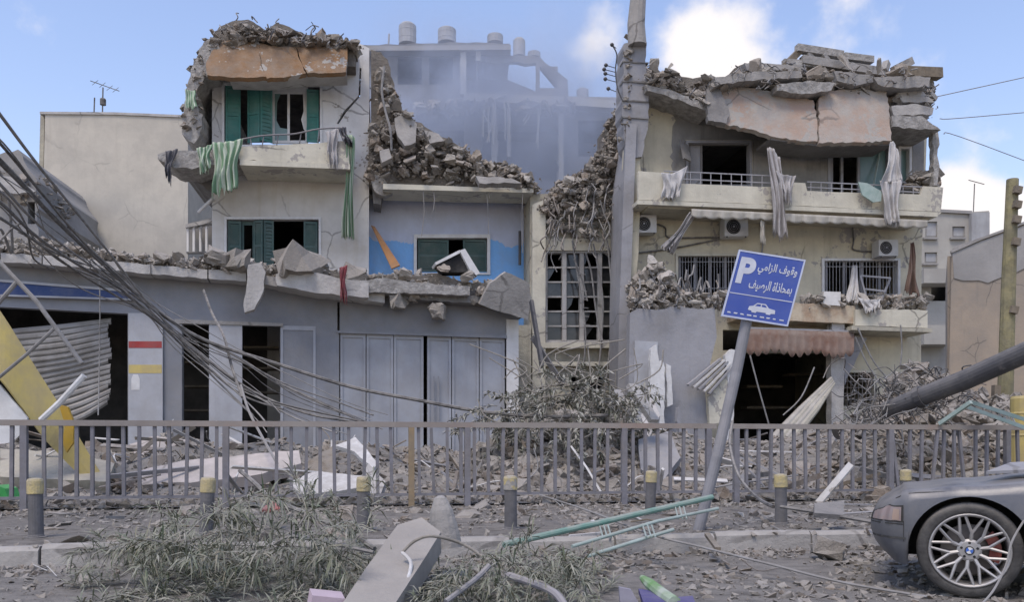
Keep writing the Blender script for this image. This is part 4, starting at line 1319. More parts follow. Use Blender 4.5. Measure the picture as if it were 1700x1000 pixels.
for x in list(range(1112, 1302, 17)) + list(range(1346, 1532, 17)):
    y0_ = 284 + (x - 1102) * .045 if x < 1305 else 302 + (x - 1340) * .045
    G().bar(RB.at(x, y0_, V1 - .07), RB.at(x, y0_ + 24, V1 - .07), .022).build('baluster', 'grey_slab', bal)
# scalloped valance under it
def valance(F, x0, y0, x1, y1, h0, v, n, material, name, root, curl=.1, depth=.0):
    """fabric strip with a scalloped lower hem"""
    g = G()
    def fn(a, b):
        x = x0 + (x1 - x0) * a
        y = y0 + (y1 - y0) * a
        hh = h0 * (1 + .22 * abs(math.sin(a * n * math.pi)) - .1 + .08 * math.sin(a * 17))
        return F.at(x, y + hh * b, v + depth * b + curl * .4 * math.sin(a * n * 2 * math.pi) * b)
    g.grid(fn, n * 10, 4, uv=True)
    o = g.build(name, material, root, smooth=True)
    md = o.modifiers.new('thickness', 'SOLIDIFY')
    md.thickness = .01
    return o


tag(valance(RB, 1148, 347, 1540, 366, 13, V1 + .1, 17, 'valance', 'awning_valance', None), 'long dusty scalloped valance under the upper balcony', 'awning')
# lower balcony
b2 = G().fpoly(RB, jag([(1420, 514), (1480, 514), (1540, 516)], .7, 12) + jag([(1540, 545), (1420, 541)], .6, 14), .001, 1.1).build('lower_balcony', 'cream_trim', rb)
G().fpoly(RB, [(1414, 541.5), (1548, 546), (1548, 552), (1414, 548)], .001, 1.2).build('balcony_slab', 'dirty_cream', b2)
G().fpoly(RB, jag([(1230, 500), (1310, 503), (1420, 508)], 1, 10) + jag([(1420, 538), (1310, 533), (1230, 528)], .8, 12), .001, 1.0).build('rusty_fascia', 'rusty_fascia', rb)
G().slab([RB.at(1368, 484, 1.0), RB.at(1396, 485, 1.0), RB.at(1395, 508, 1.05), RB.at(1366, 506, 1.05)], .08).build('parapet_piece', 'tile_white', rb)
sel = [RB.at(random.uniform(1330, 1540), random.uniform(492, 512), 1.05 - random.random() * .7)[:] for _ in range(320)]
kind(scatter(G(), sel, sizes(320, .05, .34, 2.5), .5).build('balcony_rubble', 'rubble_pale', rb), 'stuff')
# brown shop awning
tag(valance(RB, 1238, 546, 1418, 552, 38, 1.0, 13, 'brown_awning', 'shop_awning', None, .03, .3), 'dusty reddish brown awning with a scalloped hem over the dark shop', 'awning')
G().bar(RB.at(1236, 545, .98), RB.at(1420, 551, .98), .06).build('awning_rail', 'grey_slab', rb)
G().fpoly(RB, jag([(1382, 508), (1402, 506)], 1, 5) + jag([(1402, 600), (1398, 833)], 1, 14) + jag([(1382, 833), (1380, 600)], 1, 14), .6, .9).build('pillar', 'concrete_pale', rb)
G().fpoly(RB, jag([(1403, 560), (1420, 558), (1440, 562), (1425, 590), (1410, 620), (1403, 640)], 1.5, 8, True), .1, .6).build('torn_lining', 'grey_slab', rb)
# rear wall of goods in the dark shop
for x0, y0, x1, y1 in ((1240, 640, 1300, 644), (1240, 675, 1330, 679), (1310, 620, 1370, 624)):
    G().fpoly(RB, rect(x0, y0, x1, y1), -3.5, -3).build('shelf', 'wood', rb)
# AC units
def ac_unit(x0, y0, x1, y1, label):
    t = thing('air_conditioner', label, 'air conditioner', RB.at((x0 + x1) / 2, y1 + 3, .3), 'outdoor air conditioner units on the cream house')
    G().frect(RB, x0, y0, x1, y1, .12, .5).build('casing', 'ac_white', t)
    c = RB.at(x0 + (x1 - x0) * .38, (y0 + y1) / 2, .503)
    r = (y1 - y0) * .40 / FPX * c.y
    fan = G().lathe([(r, 0), (r, .012), (r * .9, .02), (r * .9, .004)], c - RB.n * .005, RB.n, 20).build('fan_opening', 'black', t)
    for q in (.35, .6, .85):
        G().lathe([(r * q, .018), (r * q + .006, .018), (r * q + .006, .028), (r * q, .028)], c, RB.n, 20, closed=True).build('guard_ring', 'grey_slab', fan)
    G().lathe([(r * .16, .015), (r * .16, .035), (r * .1, .04)], c, RB.n, 10).build('hub', 'grey_slab', fan)
    for x in (x0 + 4, x1 - 4):
        G().bar(RB.at(x, y1 + 1.5, .001), RB.at(x, y1 + 1.5, .5), .04).build('bracket', 'dark_metal', t)
    return t


ac_unit(1056, 357, 1090, 386, 'air conditioner unit right beside the tall column')
ac_unit(1203, 361, 1242, 392, 'air conditioner unit above the blue parking sign, under the valance')
ac_unit(1459, 398, 1491, 425, 'air conditioner unit above the right barred window of the cream house')
for pl in ([(1090, 372), (1104, 378), (1108, 394), (1140, 395), (1205, 394)], [(1415, 370), (1417, 400), (1418, 415), (1458, 418)], [(1262, 372), (1266, 400), (1264, 425)], [(1060, 420), (1120, 412), (1200, 396)]):
    G().tube(smoothline([RB.at(x, y, .05) for x, y in pl]), .025, 5).build('pipe', random.choice(['wire', 'grey_slab']), rb)
# pancaked roof: leaning parapet panels, slabs, beams and rubble
for pts, mt, v in (([(1176, 196), (1186, 152), (1200, 140), (1246, 146), (1292, 152), (1350, 166), (1357, 200), (1357, 235), (1320, 232), (1280, 226), (1236, 212), (1200, 206)], 'peach_panel', 1.15),
                   ([(1360, 162), (1380, 150), (1420, 148), (1472, 152), (1477, 190), (1480, 234), (1430, 236), (1360, 237)], 'peach_panel', 1.2),
                   ([(1180, 122), (1192, 136), (1212, 190), (1206, 205), (1176, 200), (1172, 160)], 'concrete_dark', 1.3)):
    cy = 190
    G().slab([RB.at(x, y, v + (y - cy) * .006) for x, y in jag(pts, 1.6, 6, True)], .16).build('parapet_panel', mt, rb)
G().fpoly(RB, jag([(1280, 227), (1360, 238), (1480, 236)], .6, 12) + [(1480, 241), (1360, 243), (1280, 232)], .3, 1.3).build('roof_edge', 'concrete_dark', rb)  # darker concrete: the shadow below the leaning panels is put into its colour
SL = [([(1186, 128), (1260, 118), (1330, 118), (1332, 128), (1260, 132), (1190, 140)], 1.2), ([(1236, 104), (1330, 108), (1340, 118), (1240, 116)], .8), ([(1290, 140), (1350, 134), (1386, 138), (1380, 150), (1330, 156), (1290, 150)], 1.25),
      ([(1384, 118), (1450, 124), (1450, 136), (1420, 142), (1390, 134)], 1.2), ([(1450, 128), (1500, 126), (1545, 128), (1543, 144), (1490, 146), (1458, 140)], 1.3), ([(1480, 176), (1520, 172), (1550, 180), (1548, 190), (1484, 192)], 1.1),
      ([(1480, 192), (1530, 192), (1562, 216), (1520, 214), (1482, 210)], 1.35), ([(1072, 140), (1110, 148), (1180, 176), (1180, 186), (1110, 160), (1074, 150)], .9), ([(1485, 150), (1530, 150), (1552, 170), (1500, 170)], .9)]
for pts, v in SL:
    G().fpoly(RB, jag(pts, 1.4, 8, True), v - 3.5, v + random.uniform(-.1, .1)).build('roof_slab', random.choice(['concrete', 'concrete_pale', 'concrete_broken']), rb)
for a, b, r in (((1300, 112), (1330, 82), .13), ((1322, 80), (1398, 92), .14), ((1400, 94), (1448, 100), .13), ((1330, 100), (1470, 122), .16), ((1484, 116), (1512, 102), .15), ((1490, 120), (1560, 123), .2), ((1468, 118), (1472, 104), .12), ((1300, 104), (1420, 112), .12),
                ((1340, 88), (1352, 104), .1), ((1366, 90), (1378, 108), .1), ((1540, 150), (1552, 166), .1), ((1100, 150), (1160, 168), .1)):
    G().bar(RB.at(*a, .6), RB.at(*b, .5), r * 1.5, r * 1.5).build('roof_beam', random.choice(['concrete', 'wood', 'concrete_broken']), rb)
top = [(1070, 108), (1082, 100), (1096, 112), (1108, 108), (1122, 116), (1150, 122), (1180, 116), (1200, 122), (1234, 98), (1246, 96), (1262, 106), (1290, 100), (1330, 92), (1370, 96), (1420, 104), (1460, 108), (1500, 112), (1548, 122), (1552, 150)]
bot = [(1070, 145), (1110, 152), (1180, 180), (1240, 146), (1350, 160), (1480, 170), (1552, 196)]
kind(heap(RB, top, bot, .9, -3.5, 3400, .05, .42, fall=.3, tilt=.45, p=3).build('roof_rubble', 'rubble', rb), 'stuff')
core(RB, top, [(1070, 150), (1180, 190), (1400, 215), (1535, 200)], .5, -5, 8).build('roof_core', 'rubble_core', rb)
pts, sz = [], []
for _ in range(34):
    x = random.uniform(1075, 1550)
    pts.append(RB.at(x, random.uniform(interp(top, x), interp(bot, x) - 8), 1.0))
    sz.append(random.uniform(.24, .5))
chunks('concrete_chunk', 'broken concrete chunk on the pancaked roof of the cream house', 'rubble', 'chunks on the pancaked roof', pts, sz, 'rubble_pale', flat=True)
for i in range(46):
    x = random.uniform(1075, 1555)
    y = interp(top, x) + random.uniform(0, 40)
    pp = [RB.at(x, y, 1.2)]
    for j in range(3):
        x += random.uniform(-10, 10)
        y += random.uniform(-7, 10)
        pp.append(RB.at(x, y, 1.2 + random.uniform(0, .4)))
    G().tube(smoothline(pp, 4), random.uniform(.01, .022), 5).build('bent_rebar', random.choice(['rebar', 'wire_pale', 'dark_metal']), rb)
# right end: thin broken post, potted clutter
G().fpoly(RB, jag([(1549, 214), (1557, 214), (1560, 240), (1556, 258), (1560, 276), (1556, 308), (1550, 308), (1550, 260)], 1.2, 7, True), .9, 1.1).build('corner_post', 'concrete_broken', rb)
sel = [RB.at(random.uniform(1512, 1558), random.uniform(285, 312), .9 - random.random() * .6)[:] for _ in range(60)]
kind(scatter(G(), sel, sizes(60, .12, .4, 2), .5).build('balcony_rubble', 'rubble', rb), 'stuff')
# cloths on the right house
tag(cloth('torn_curtain', 'grey_cloth', [RB.at(1274, 246, 1.5), RB.at(1284, 244, 1.5), RB.at(1296, 262, 1.5)], [RB.at(1284, 388, 1.45), RB.at(1296, 396, 1.45), RB.at(1307, 392, 1.45)], 3, .1, ragged=.15),
    'long torn grey curtain hanging over the middle of the upper balcony', 'curtain')
tag(cloth('torn_curtain', 'grey_cloth', [RB.at(1288, 284, 1.55), RB.at(1322, 292, 1.5)], [RB.at(1300, 330, 1.5), RB.at(1314, 336, 1.5)], 2, .08, ragged=.15),
    'short knotted curtain scrap beside the long grey curtain', 'curtain')
tag(cloth('torn_curtain', 'white_cloth', [RB.at(1478, 236, 1.5), RB.at(1484, 234, 1.45), RB.at(1492, 250, 1.45)], [RB.at(1462, 302, 1.5), RB.at(1478, 304, 1.5), RB.at(1496, 298, 1.5)], 2, .06, ragged=.05),
    'pale curtain falling beside the teal glazed balcony door', 'curtain')
tag(cloth('torn_curtain', 'white_cloth', [RB.at(1458, 300, 1.52), RB.at(1496, 298, 1.52)], [RB.at(1474, 368, 1.5), RB.at(1482, 372, 1.5), RB.at(1491, 376, 1.5)], 3, .09, ragged=.12),
    'pale curtain end trailing over the balcony parapet to a point', 'curtain')
tag(cloth('torn_curtain', 'white_cloth', [RB.at(1098, 286, 1.4), RB.at(1118, 284, 1.4), RB.at(1142, 274, 1.4)], [RB.at(1098, 328, 1.4), RB.at(1116, 330, 1.4), RB.at(1128, 326, 1.4)], 2, .07, ragged=.1),
    'pale cloth bunched on the left end of the upper balcony', 'curtain')
tag(G().slab([RB.at(x, y, 1.5) for x, y in ((1425, 302), (1440, 304), (1464, 318), (1463, 334), (1450, 336), (1432, 324))], .05).build('fallen_glass', 'pale_green_metal'), 'pale teal glass sheet leaning out over the balcony parapet', 'glass')
tag(cloth('torn_awning', 'grey_cloth', [RB.at(1146, 352, 1.3), RB.at(1160, 352, 1.3)], [RB.at(1098, 412, .8), RB.at(1118, 418, .8)], 2, .06, ragged=.1), 'twisted grey awning strip slanting down from the valance end', 'awning')
tag(cloth('torn_awning', 'valance', [RB.at(1262, 366, 1.3), RB.at(1270, 366, 1.3)], [RB.at(1262, 400, 1.3), RB.at(1272, 404, 1.3)], 1, .04, ragged=.1), 'small strip hanging from the valance behind the parking sign', 'awning')
tag(cloth('torn_curtain', 'brown_awning', [RB.at(1510, 404, .8), RB.at(1516, 402, .8)], [RB.at(1502, 486, .9), RB.at(1530, 494, .9)], 2, .08, ragged=.1), 'brownish cloth hung in a narrow triangle at the right corner of the cream house', 'curtain')
tag(cloth('torn_curtain', 'white_cloth', [RB.at(1424, 494, 1.2), RB.at(1464, 496, 1.2)], [RB.at(1432, 514, 1.25), RB.at(1448, 518, 1.25), RB.at(1458, 512, 1.25)], 3, .06, ragged=.12), 'white rag draped on the lower balcony', 'curtain')
tag(cloth('torn_curtain', 'white_cloth', [RB.at(1416, 440, .4), RB.at(1424, 440, .4)], [RB.at(1404, 500, 1.0), RB.at(1428, 504, 1.0)], 2, .06, ragged=.1), 'pale torn curtain blown out of the right barred window', 'curtain')
# buckled mesh frame in front of the right barred window
fm = thing('mesh_screen', 'buckled metal mesh frame leaning out of the right barred window', 'screen', RB.at(1455, 500, .6))
for a, b in (((1428, 458), (1478, 462)), ((1478, 462), (1460, 506)), ((1428, 458), (1440, 502)), ((1440, 502), (1462, 506)), ((1434, 480), (1470, 484))):
    G().bar(RB.at(*a, .5), RB.at(*b, .7), .05).build('frame_bar', 'grey_slab', fm)

# plain grey wall slab standing before the house, with its debris
gs = thing('grey_party_wall', 'tall plain grey wall slab standing left of the dark shop', 'wall', RB.at(1120, 830, 2.0))
G().fpoly(RB, jag([(1046, 520), (1062, 512), (1096, 514), (1130, 508), (1160, 514), (1186, 510)], 2, 8) + jag([(1190, 560), (1180, 600), (1172, 640), (1178, 833)], 2, 14) + [(1040, 833)], 1.7, 2.0).build('slab', 'grey_slab', gs)
G().fpoly(RB, [(1054, 566), (1092, 568), (1092, 833), (1050, 833)], 2.001, 2.05).build('lighter_coat', 'door_pale', gs)
sel = [RB.at(random.uniform(1046, 1212), random.uniform(486, 514), 2.0 - random.random() * .6)[:] for _ in range(330)]
kind(scatter(G(), sel, sizes(330, .05, .36, 2.5), .6).build('top_rubble', 'rubble_pale', gs), 'stuff')
for i in range(26):
    x, y = random.uniform(1050, 1200), random.uniform(480, 510)
    pp = [RB.at(x, y, 1.9)]
    dx = random.uniform(-9, 9)
    for j in range(3):
        x += dx + random.uniform(-5, 5)
        y += random.uniform(-26, 14)
        pp.append(RB.at(x, y, 1.9 + random.uniform(-.2, .3)))
    G().tube(smoothline(pp, 4), random.uniform(.012, .03), 5).build('bent_rebar', random.choice(['rebar', 'wire_pale', 'wire_pale']), gs)
heaptop = [(1062, 470), (1078, 440), (1096, 420), (1112, 450), (1124, 480), (1140, 500)]
kind(heap(RB, heaptop, [(1062, 512), (1140, 514)], 1.7, .6, 260, .08, .5, tilt=.8).build('heaped_rubble', 'rubble_pale', gs), 'stuff')
for pts, lab, v, mt in (([(1080, 580), (1090, 572), (1094, 600), (1100, 598), (1104, 612), (1102, 760), (1078, 760)], 'upright splintered white door post beside the grey wall slab', 2.5, 'white_paint'),
                        ([(1106, 604), (1114, 608), (1117, 672), (1108, 676)], 'short white jamb piece hanging on the grey wall slab', 2.4, 'white_paint'),
                        ([(1204, 590), (1214, 580), (1224, 582), (1220, 660), (1214, 740), (1204, 740), (1210, 650)], 'broken white door post at the left edge of the dark shop', 2.2, 'white_paint'),
                        ([(1126, 676), (1132, 684), (1146, 720), (1150, 770), (1136, 760), (1124, 700)], 'pointed grey shard leaning behind the railing', 2.9, 'grey_slab')):
    tag(G().fpoly(RB, jag(pts, 1, 9, True), v - .18, v).build('door_post' if 'post' in lab else 'wall_shard', mt), lab, 'debris')
lv = thing('louvre_panel', 'fallen slatted panel hanging at a slant left of the dark shop', 'panel', RB.at(1180, 660, 2.3))
for i in range(5):
    t_ = i / 4
    a, b = (1142 + 34 * t_, 640 + 14 * t_), (1196 + 22 * t_, 596 + 10 * t_)
    G().bar(RB.at(*a, 2.35), RB.at(*b, 2.15), .12, .05).build('slat', 'tile_white' if i % 2 else 'grey_slab', lv)
tag(G().slab([RB.at(x, y, 2.2) for x, y in ((1176, 660), (1208, 622), (1206, 700), (1178, 706))], .1).build('wall_panel', 'cream_trim'), 'cream wall panel under the slanted slats', 'panel')
# striped roll of awning cloth
aw = thing('awning_roll', 'greenish striped awning roll leaning from the railing to the white pillar', 'awning', RB.at(1300, 790, 2.6))
for i, mt in enumerate(('leaf_dusty', 'dirty_cream', 'leaf_dusty', 'pale_green_metal')):
    G().tube([RB.at(1284 + i * 10, 730, 3.0), RB.at(1330 + i * 8, 680, 2.4), RB.at(1380 + i * 1.5, 628 + i * 3, 1.2)], [.13, .1, .04], 8).build('fold', 'dirty_cream' if i % 2 else 'green_stripe_roll' if 'green_stripe_roll' in MATS else 'valance', aw)
for pl in ([(1352, 610), (1330, 660), (1300, 690)], [(1245, 590), (1258, 640), (1276, 704)], [(1420, 560), (1440, 605), (1470, 650)], [(1424, 545), (1450, 600), (1480, 640), (1500, 700)], [(1495, 540), (1497, 580), (1494, 610)]):
    tag(G().tube(smoothline([RB.at(x, y, 2.0) for x, y in pl]), .022, 5).build('loose_wire', 'wire_pale'), 'thin pale wire dangling before the ground floor of the cream house', 'wire', 'thin wires before the cream house')

# ================================================================== buildings further back
BL = Fac(.08, 40.0)
b1 = thing('blank_house', 'plain beige windowless house behind the shop row at left', 'house', BL.w(U(BL, 190), 0, 0))
G().fpoly(BL, [(75, 188), (190, 189), (312, 194), (312, 800), (60, 800)], -9, 0).build('wall', 'beige_wall', b1)
G().fpoly(BL, [(67, 187), (74, 187), (60, 800), (52, 800)], -9, -.3).build('side_wall', 'dirty_cream', b1)
G().fpoly(BL, [(66, 185), (190, 186), (313, 191), (313, 195), (190, 190), (66, 189)], -9.2, .06).build('parapet', 'concrete_pale', b1)
an1 = thing('roof_antenna', 'small television antenna on the beige blank house', 'antenna', BL.at(170, 188, -1))
G().tube([BL.at(170, 190, -1), BL.at(171, 145, -1)], .03, 6).build('mast', 'wire', an1)
G().tube([BL.at(150, 134, -1), BL.at(198, 151, -1)], .02, 5).build('boom', 'wire', an1)
for x, y in ((158, 137), (170, 141), (182, 146), (192, 149)):
    G().tube([BL.at(x - 5, y + 4, -1), BL.at(x + 5, y - 4, -1)], .012, 4).build('element', 'wire', an1)
G().lathe([(.14, 0), (.14, .25), (.1, .3)], BL.at(171, 174, -1), n=8).build('junction_box', 'wire', an1)
tag(G().tube([BL.at(156, 190, -1), BL.at(157, 162, -1)], .03, 6).build('roof_stub', 'wire'), 'thin upright stub beside the television antenna', 'pole')

B0 = Fac(.1, 34)
b0 = thing('damaged_house', 'grey damaged house cut by the left picture edge behind the cables', 'house', B0.w(U(B0, 10), 0, 0))
G().fpoly(B0, jag([(-90, 240), (0, 256), (30, 248), (62, 300), (64, 390)], 3, 9) + [(64, 800), (-90, 800)], -6, 0, [rect(-40, 330, -10, 380), rect(46, 335, 58, 372)]).build('wall', 'grey_wall', b0)
kind(heap(B0, [(-90, 240), (0, 250), (30, 252), (62, 290)], [(-90, 300), (62, 360)], .3, -3, 600, .06, .4).build('clinging_rubble', 'rubble', b0), 'stuff')
G().slab([B0.at(x, y, .6) for x, y in jag([(-20, 290), (30, 296), (58, 318), (30, 322), (-20, 312)], 1.5, 8, True)], .15).build('fallen_slab', 'concrete_pale', b0)

BK = Fac(.05, 52)
bk = thing('shattered_block', 'shattered grey apartment block with water tanks half hidden by smoke', 'building', BK.w(U(BK, 840), 0, 0))
ol = jag([(600, 74), (700, 72), (760, 70), (846, 72), (848, 92), (896, 94), (905, 104), (932, 124), (942, 132), (944, 160), (985, 164), (1034, 168), (1060, 168)], 1.2, 14) + [(1060, 800), (600, 800)]
holes = [jag(rect(794, 104, 890, 152), 2, 10, True), rect(770, 100, 790, 152), rect(896, 110, 926, 146), rect(660, 96, 700, 140), rect(712, 96, 752, 140), rect(960, 200, 1010, 260), jag(rect(800, 190, 925, 300), 3, 12, True), rect(690, 190, 770, 300)]
G().fpoly(BK, ol, -.4, 0, holes).build('wall', 'back_wall', bk)
shell(BK, bk, U(BK, 602), U(BK, 1058), 10, [Z(BK, 840, 160), Z(BK, 840, 310)], Z(BK, 840, 172), 'back_wall')
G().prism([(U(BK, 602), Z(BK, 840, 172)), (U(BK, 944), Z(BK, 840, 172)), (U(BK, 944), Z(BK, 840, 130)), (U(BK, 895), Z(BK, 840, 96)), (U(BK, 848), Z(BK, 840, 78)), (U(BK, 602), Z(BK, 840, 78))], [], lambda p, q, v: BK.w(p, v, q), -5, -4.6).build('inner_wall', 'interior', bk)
G().prism([(U(BK, 602), Z(BK, 840, 78)), (U(BK, 848), Z(BK, 840, 78)), (U(BK, 848), Z(BK, 840, 76)), (U(BK, 602), Z(BK, 840, 76))], [], lambda p, q, v: BK.w(p, v, q), -4.6, -.41).build('roof_plate', 'back_wall', bk)
G().prism([(U(BK, 790), Z(BK, 840, 330)), (U(BK, 1056), Z(BK, 840, 330)), (U(BK, 1056), Z(BK, 840, 185)), (U(BK, 790), Z(BK, 840, 185))], [], lambda p, q, v: BK.w(p, v, q), -5.4, -5).build('inner_wall', 'back_wall', bk)
G().fpoly(BK, [(600, 76), (848, 74), (848, 82), (600, 84)], .001, .8).build('roof_slab', 'grey_wall', bk)
G().fpoly(BK, [(770, 154), (944, 160), (1058, 170), (1058, 182), (944, 174), (770, 168)], .001, .9).build('floor_slab', 'pale_back_wall', bk)
for x0, x1, y0, y1 in ((764, 774, 84, 156), (790, 798, 84, 100), (816, 826, 178, 300), (842, 848, 178, 260), (928, 936, 184, 330)):
    G().fpoly(BK, jag(rect(x0, y0, x1, y1), .8, 10, True), .2, .6).build('column', 'pale_back_wall', bk)
for i in range(12):
    x = random.uniform(800, 930)
    G().tube(smoothline([BK.at(x, 168, .9), BK.at(x + random.uniform(-6, 6), 190, 1.0), BK.at(x + random.uniform(-8, 8), random.uniform(200, 250), 1.0)]), .05, 5).build('dangling_strip', 'pale_back_wall', bk)
kind(heap(BK, [(690, 175), (760, 160), (860, 158), (960, 164)], [(690, 180), (960, 182)], 1.0, 0, 240, .2, .9).build('floor_rubble', 'rubble_pale', bk), 'stuff')
for x0, x1, y0, y1, lab in ((662, 691, 38, 74, 'tallest water tank at the left of the shattered block roof'), (727, 757, 46, 72, 'second water tank from the left on the shattered block roof'),
                            (809, 835, 57, 72, 'low wide water tank over the roof slab end'), (852, 872, 63, 94, 'slim water tank at the step of the shattered block'), (876, 897, 86, 96, 'low box tank right of the slim water tank'),
                            (957, 977, 147, 164, 'small round water tank on the lower right roof')):
    t = thing('water_tank', lab, 'water tank', BK.at((x0 + x1) / 2, y1, -1.2), 'roof water tanks')
    c = BK.at((x0 + x1) / 2, y1, -1.2)
    r = (x1 - x0) / 2 / FPX * c.y
    h = (y1 - y0) / FPX * c.y
    G().lathe([(r, 0), (r, h * .25), (r * 1.03, h * .27), (r, h * .3), (r, h * .6), (r * 1.03, h * .62), (r, h * .65), (r, h * .84), (r * .7, h * .96), (r * .3, h * .98)], c, n=16).build('drum', 'tank', t)
    G().lathe([(r * .32, h * .98), (r * .32, h * 1.02), (r * .1, h * 1.03)], c, n=10).build('lid', 'tank', t)
tag(G().tube([BK.at(645, 76, -1), BK.at(646, 56, -1)], .06).build('roof_stub', 'tank'), 'thin stub at the far left of the shattered block roof', 'pole')

BR = Fac(.1, 52)
b3 = thing('far_apartments', 'pale distant apartment block with small windows right of the cream house', 'building', BR.w(U(BR, 1580), 0, 0))
wins = [(1536, 368, 1556, 394), (1581, 376, 1602, 394), (1535, 419, 1556, 437), (1582, 419, 1600, 437)]
G().fpoly(BR, [(1500, 346), (1560, 350), (1612, 352), (1642, 350), (1642, 800), (1500, 800)], -.35, 0, [rect(*w_) for w_ in wins] + [rect(1546, 472, 1584, 500)]).build('wall', 'pale_back_wall', b3)
shell(BR, b3, U(BR, 1500), U(BR, 1642), 8, [], Z(BR, 1580, 356), 'pale_back_wall')
G().fpoly(BR, [(1498, 344), (1614, 350), (1614, 355), (1498, 349)], -8, .15).build('roof_edge', 'grey_wall', b3)
G().fpoly(BR, [(1613, 354), (1643, 352), (1643, 398), (1613, 400)], -4, .3).build('stair_head', 'tank', b3)
for w_ in wins:
    wn_ = G().fpoly(BR, rect(*w_), -.2, -.15).build('window', 'grey_wall', b3)
    G().fpoly(BR, rect(w_[0] + 2, w_[1] + 2, w_[2] - 2, w_[3] - 2), -.149, -.13).build('pane', 'tank', wn_)
    G().fpoly(BR, rect(w_[0] - 2, w_[3], w_[2] + 2, w_[3] + 3), .001, .2).build('sill', 'grey_wall', wn_)
for y0_, y1_ in ((446, 470), (540, 572)):
    G().fpoly(BR, rect(1534, y0_, 1590, y1_), .001, 1.4).build('balcony', 'pale_back_wall', b3)
an2 = thing('roof_antenna', 'thin antenna above the distant pale apartments', 'antenna', BR.at(1616, 350, -1))
G().tube([BR.at(1616, 352, -1), BR.at(1618, 305, -1)], .035, 5).build('mast', 'wire', an2)
G().tube([BR.at(1608, 299, -1), BR.at(1634, 306, -1)], .03, 5).build('boom', 'wire', an2)

b4 = thing('tan_house', 'tan and grey bare flank of a house at the right edge', 'house', P(1640, 790, 36))
TH = Fac(-.5, 52.9)
G().fpoly(TH, [(1580, 419), (1586, 412), (1630, 397), (1700, 373), (1800, 335), (1800, 790), (1572, 790)], -.4, 0).build('flank_wall', 'tan_wall', b4)
G().fpoly(TH, [(1581, 420), (1630, 400), (1800, 339)] + jag([(1800, 440), (1700, 446), (1640, 470), (1584, 462)], 3, 12), .001, .05).build('upper_render', 'grey_wall', b4)
G().fpoly(TH, [(1578, 417), (1586, 409), (1630, 394), (1800, 331), (1800, 335), (1630, 398), (1580, 420)], -.5, .12).build('coping', 'concrete', b4)
G().prism([(-8, 0), (-.41, 0), (-.41, TH.uz(1582, 422)[1]), (-8, TH.uz(1582, 422)[1])], [], lambda p, q, v: TH.w(v, p, q), TH.uz(1573, 500)[0], TH.uz(1573, 500)[0] + .4).build('rear_wall', 'tan_wall', b4)

# ================================================================== poles
wp = thing('wooden_pole', 'weathered olive utility pole standing at the far right', 'utility pole', P(1668, 760, 19))
G().tube([P(1665, 800, 19), P(1668, 690, 19), P(1674, 480, 19), P(1681, 298, 19)], [.17, .165, .15, .125], 12).build('shaft', 'pole_olive', wp)
G().bar(P(1652, 700, 18.8), P(1654, 640, 18.8), .14).build('splint', 'wood', wp)
for y in (316, 340, 365, 402, 515):
    x = 1665 + (800 - y) * .032
    G().box(P(x + 8, y, 18.85), (.16, .16, .16), (0, .2, 0)).build('bracket', 'wood', wp)
lp = thing('fallen_lamp_post', 'thick dark grey lamp post fallen at a slant over the right heap', 'lamp post', P(1500, 700, 14.5))
a, b, c_ = P(1470, 682, 14.8), P(1600, 632, 13.8), P(2050, 430, 11.0)
G().tube([a, a.lerp(b, .5), b, b.lerp(c_, .5), c_], [.15, .16, .165, .17, .17], 20).build('shaft', 'steel_pole', lp)
G().lathe([(.19, -.05), (.19, .05)], a.lerp(b, .46), b - a, 14).build('collar', 'dark_metal', lp)
for i in range(46):
    p = a + Vector((random.uniform(-.5, .35), random.uniform(-.3, .3), random.uniform(-.25, .2)))
    q = [p]
    for j in range(3):
        p = p + Vector((random.uniform(-.35, .3), random.uniform(-.2, .2), random.uniform(-.35, .3)))
        q.append(p)
    G().tube(smoothline(q, 4), random.uniform(.005, .014), 5).build('torn_strand', random.choice(['wire', 'wire', 'wire_pale', 'dark_metal']), lp)

# thin overhead wires at the right
for pl in ([(1556, 160), (1620, 146), (2100, 40)], [(1560, 197), (1630, 193), (2100, 150)], [(1566, 222), (1630, 240), (2100, 420)]):
    tag(G().tube(smoothline([P(x, y, 24) for x, y in pl]), .012, 4).build('overhead_wire', 'wire_pale'), 'faint overhead wire in the sky right of the cream house', 'wire', 'overhead wires at the right')

# ================================================================== heaps between fence and houses
def gheap(px0, px1, top, dfar, dnear, n, lo, hi, name, material, label=None):
    """heap of debris on the ground: a ridge with the given skyline at depth dfar, falling towards the street"""
    pos = []
    for _ in range(n):
        px = random.uniform(px0, px1)
        q = random.random()
        d = dfar + (dnear - dfar) * q
        w = P(px, HY, d)
        zt = CAMZ - (interp(top, px) - HY) / FPX * dfar
        base = lot_z(w.x, w.y)
        z = base + max(0, zt - base) * (1 - q) ** .9 * random.random() ** .45
        pos.append((w.x, w.y, z))
    g = scatter(G(), pos, sizes(n, lo, hi, 3), .7)
    return g


hs = [(1395, 705), (1430, 690), (1460, 655), (1490, 620), (1510, 596), (1535, 600), (1560, 625), (1600, 640), (1650, 655), (1720, 650)]
g1 = gheap(1395, 1720, hs, 18.5, 15, 3600, .05, .42, 'x', 'rubble')
kind(g1.build('debris_heap', 'rubble'), 'stuff')


def moundfn(px0, px1, top, dfar, dnear):
    def fn(a, b):
        px = px0 + (px1 - px0) * a
        d = dfar + (dnear - dfar) * b
        w = P(px, HY, d)
        zt = CAMZ - (interp(top, px) - HY) / FPX * dfar - .12
        base = lot_z(w.x, w.y) - .05
        n = .1 * math.sin(px * .31 + d * 5) + .08 * math.sin(px * .17 - d * 7)
        return Vector((w.x, w.y, base + max(0, zt - base) * (1 - b) ** .9 + n * (1 - b)))
    return fn


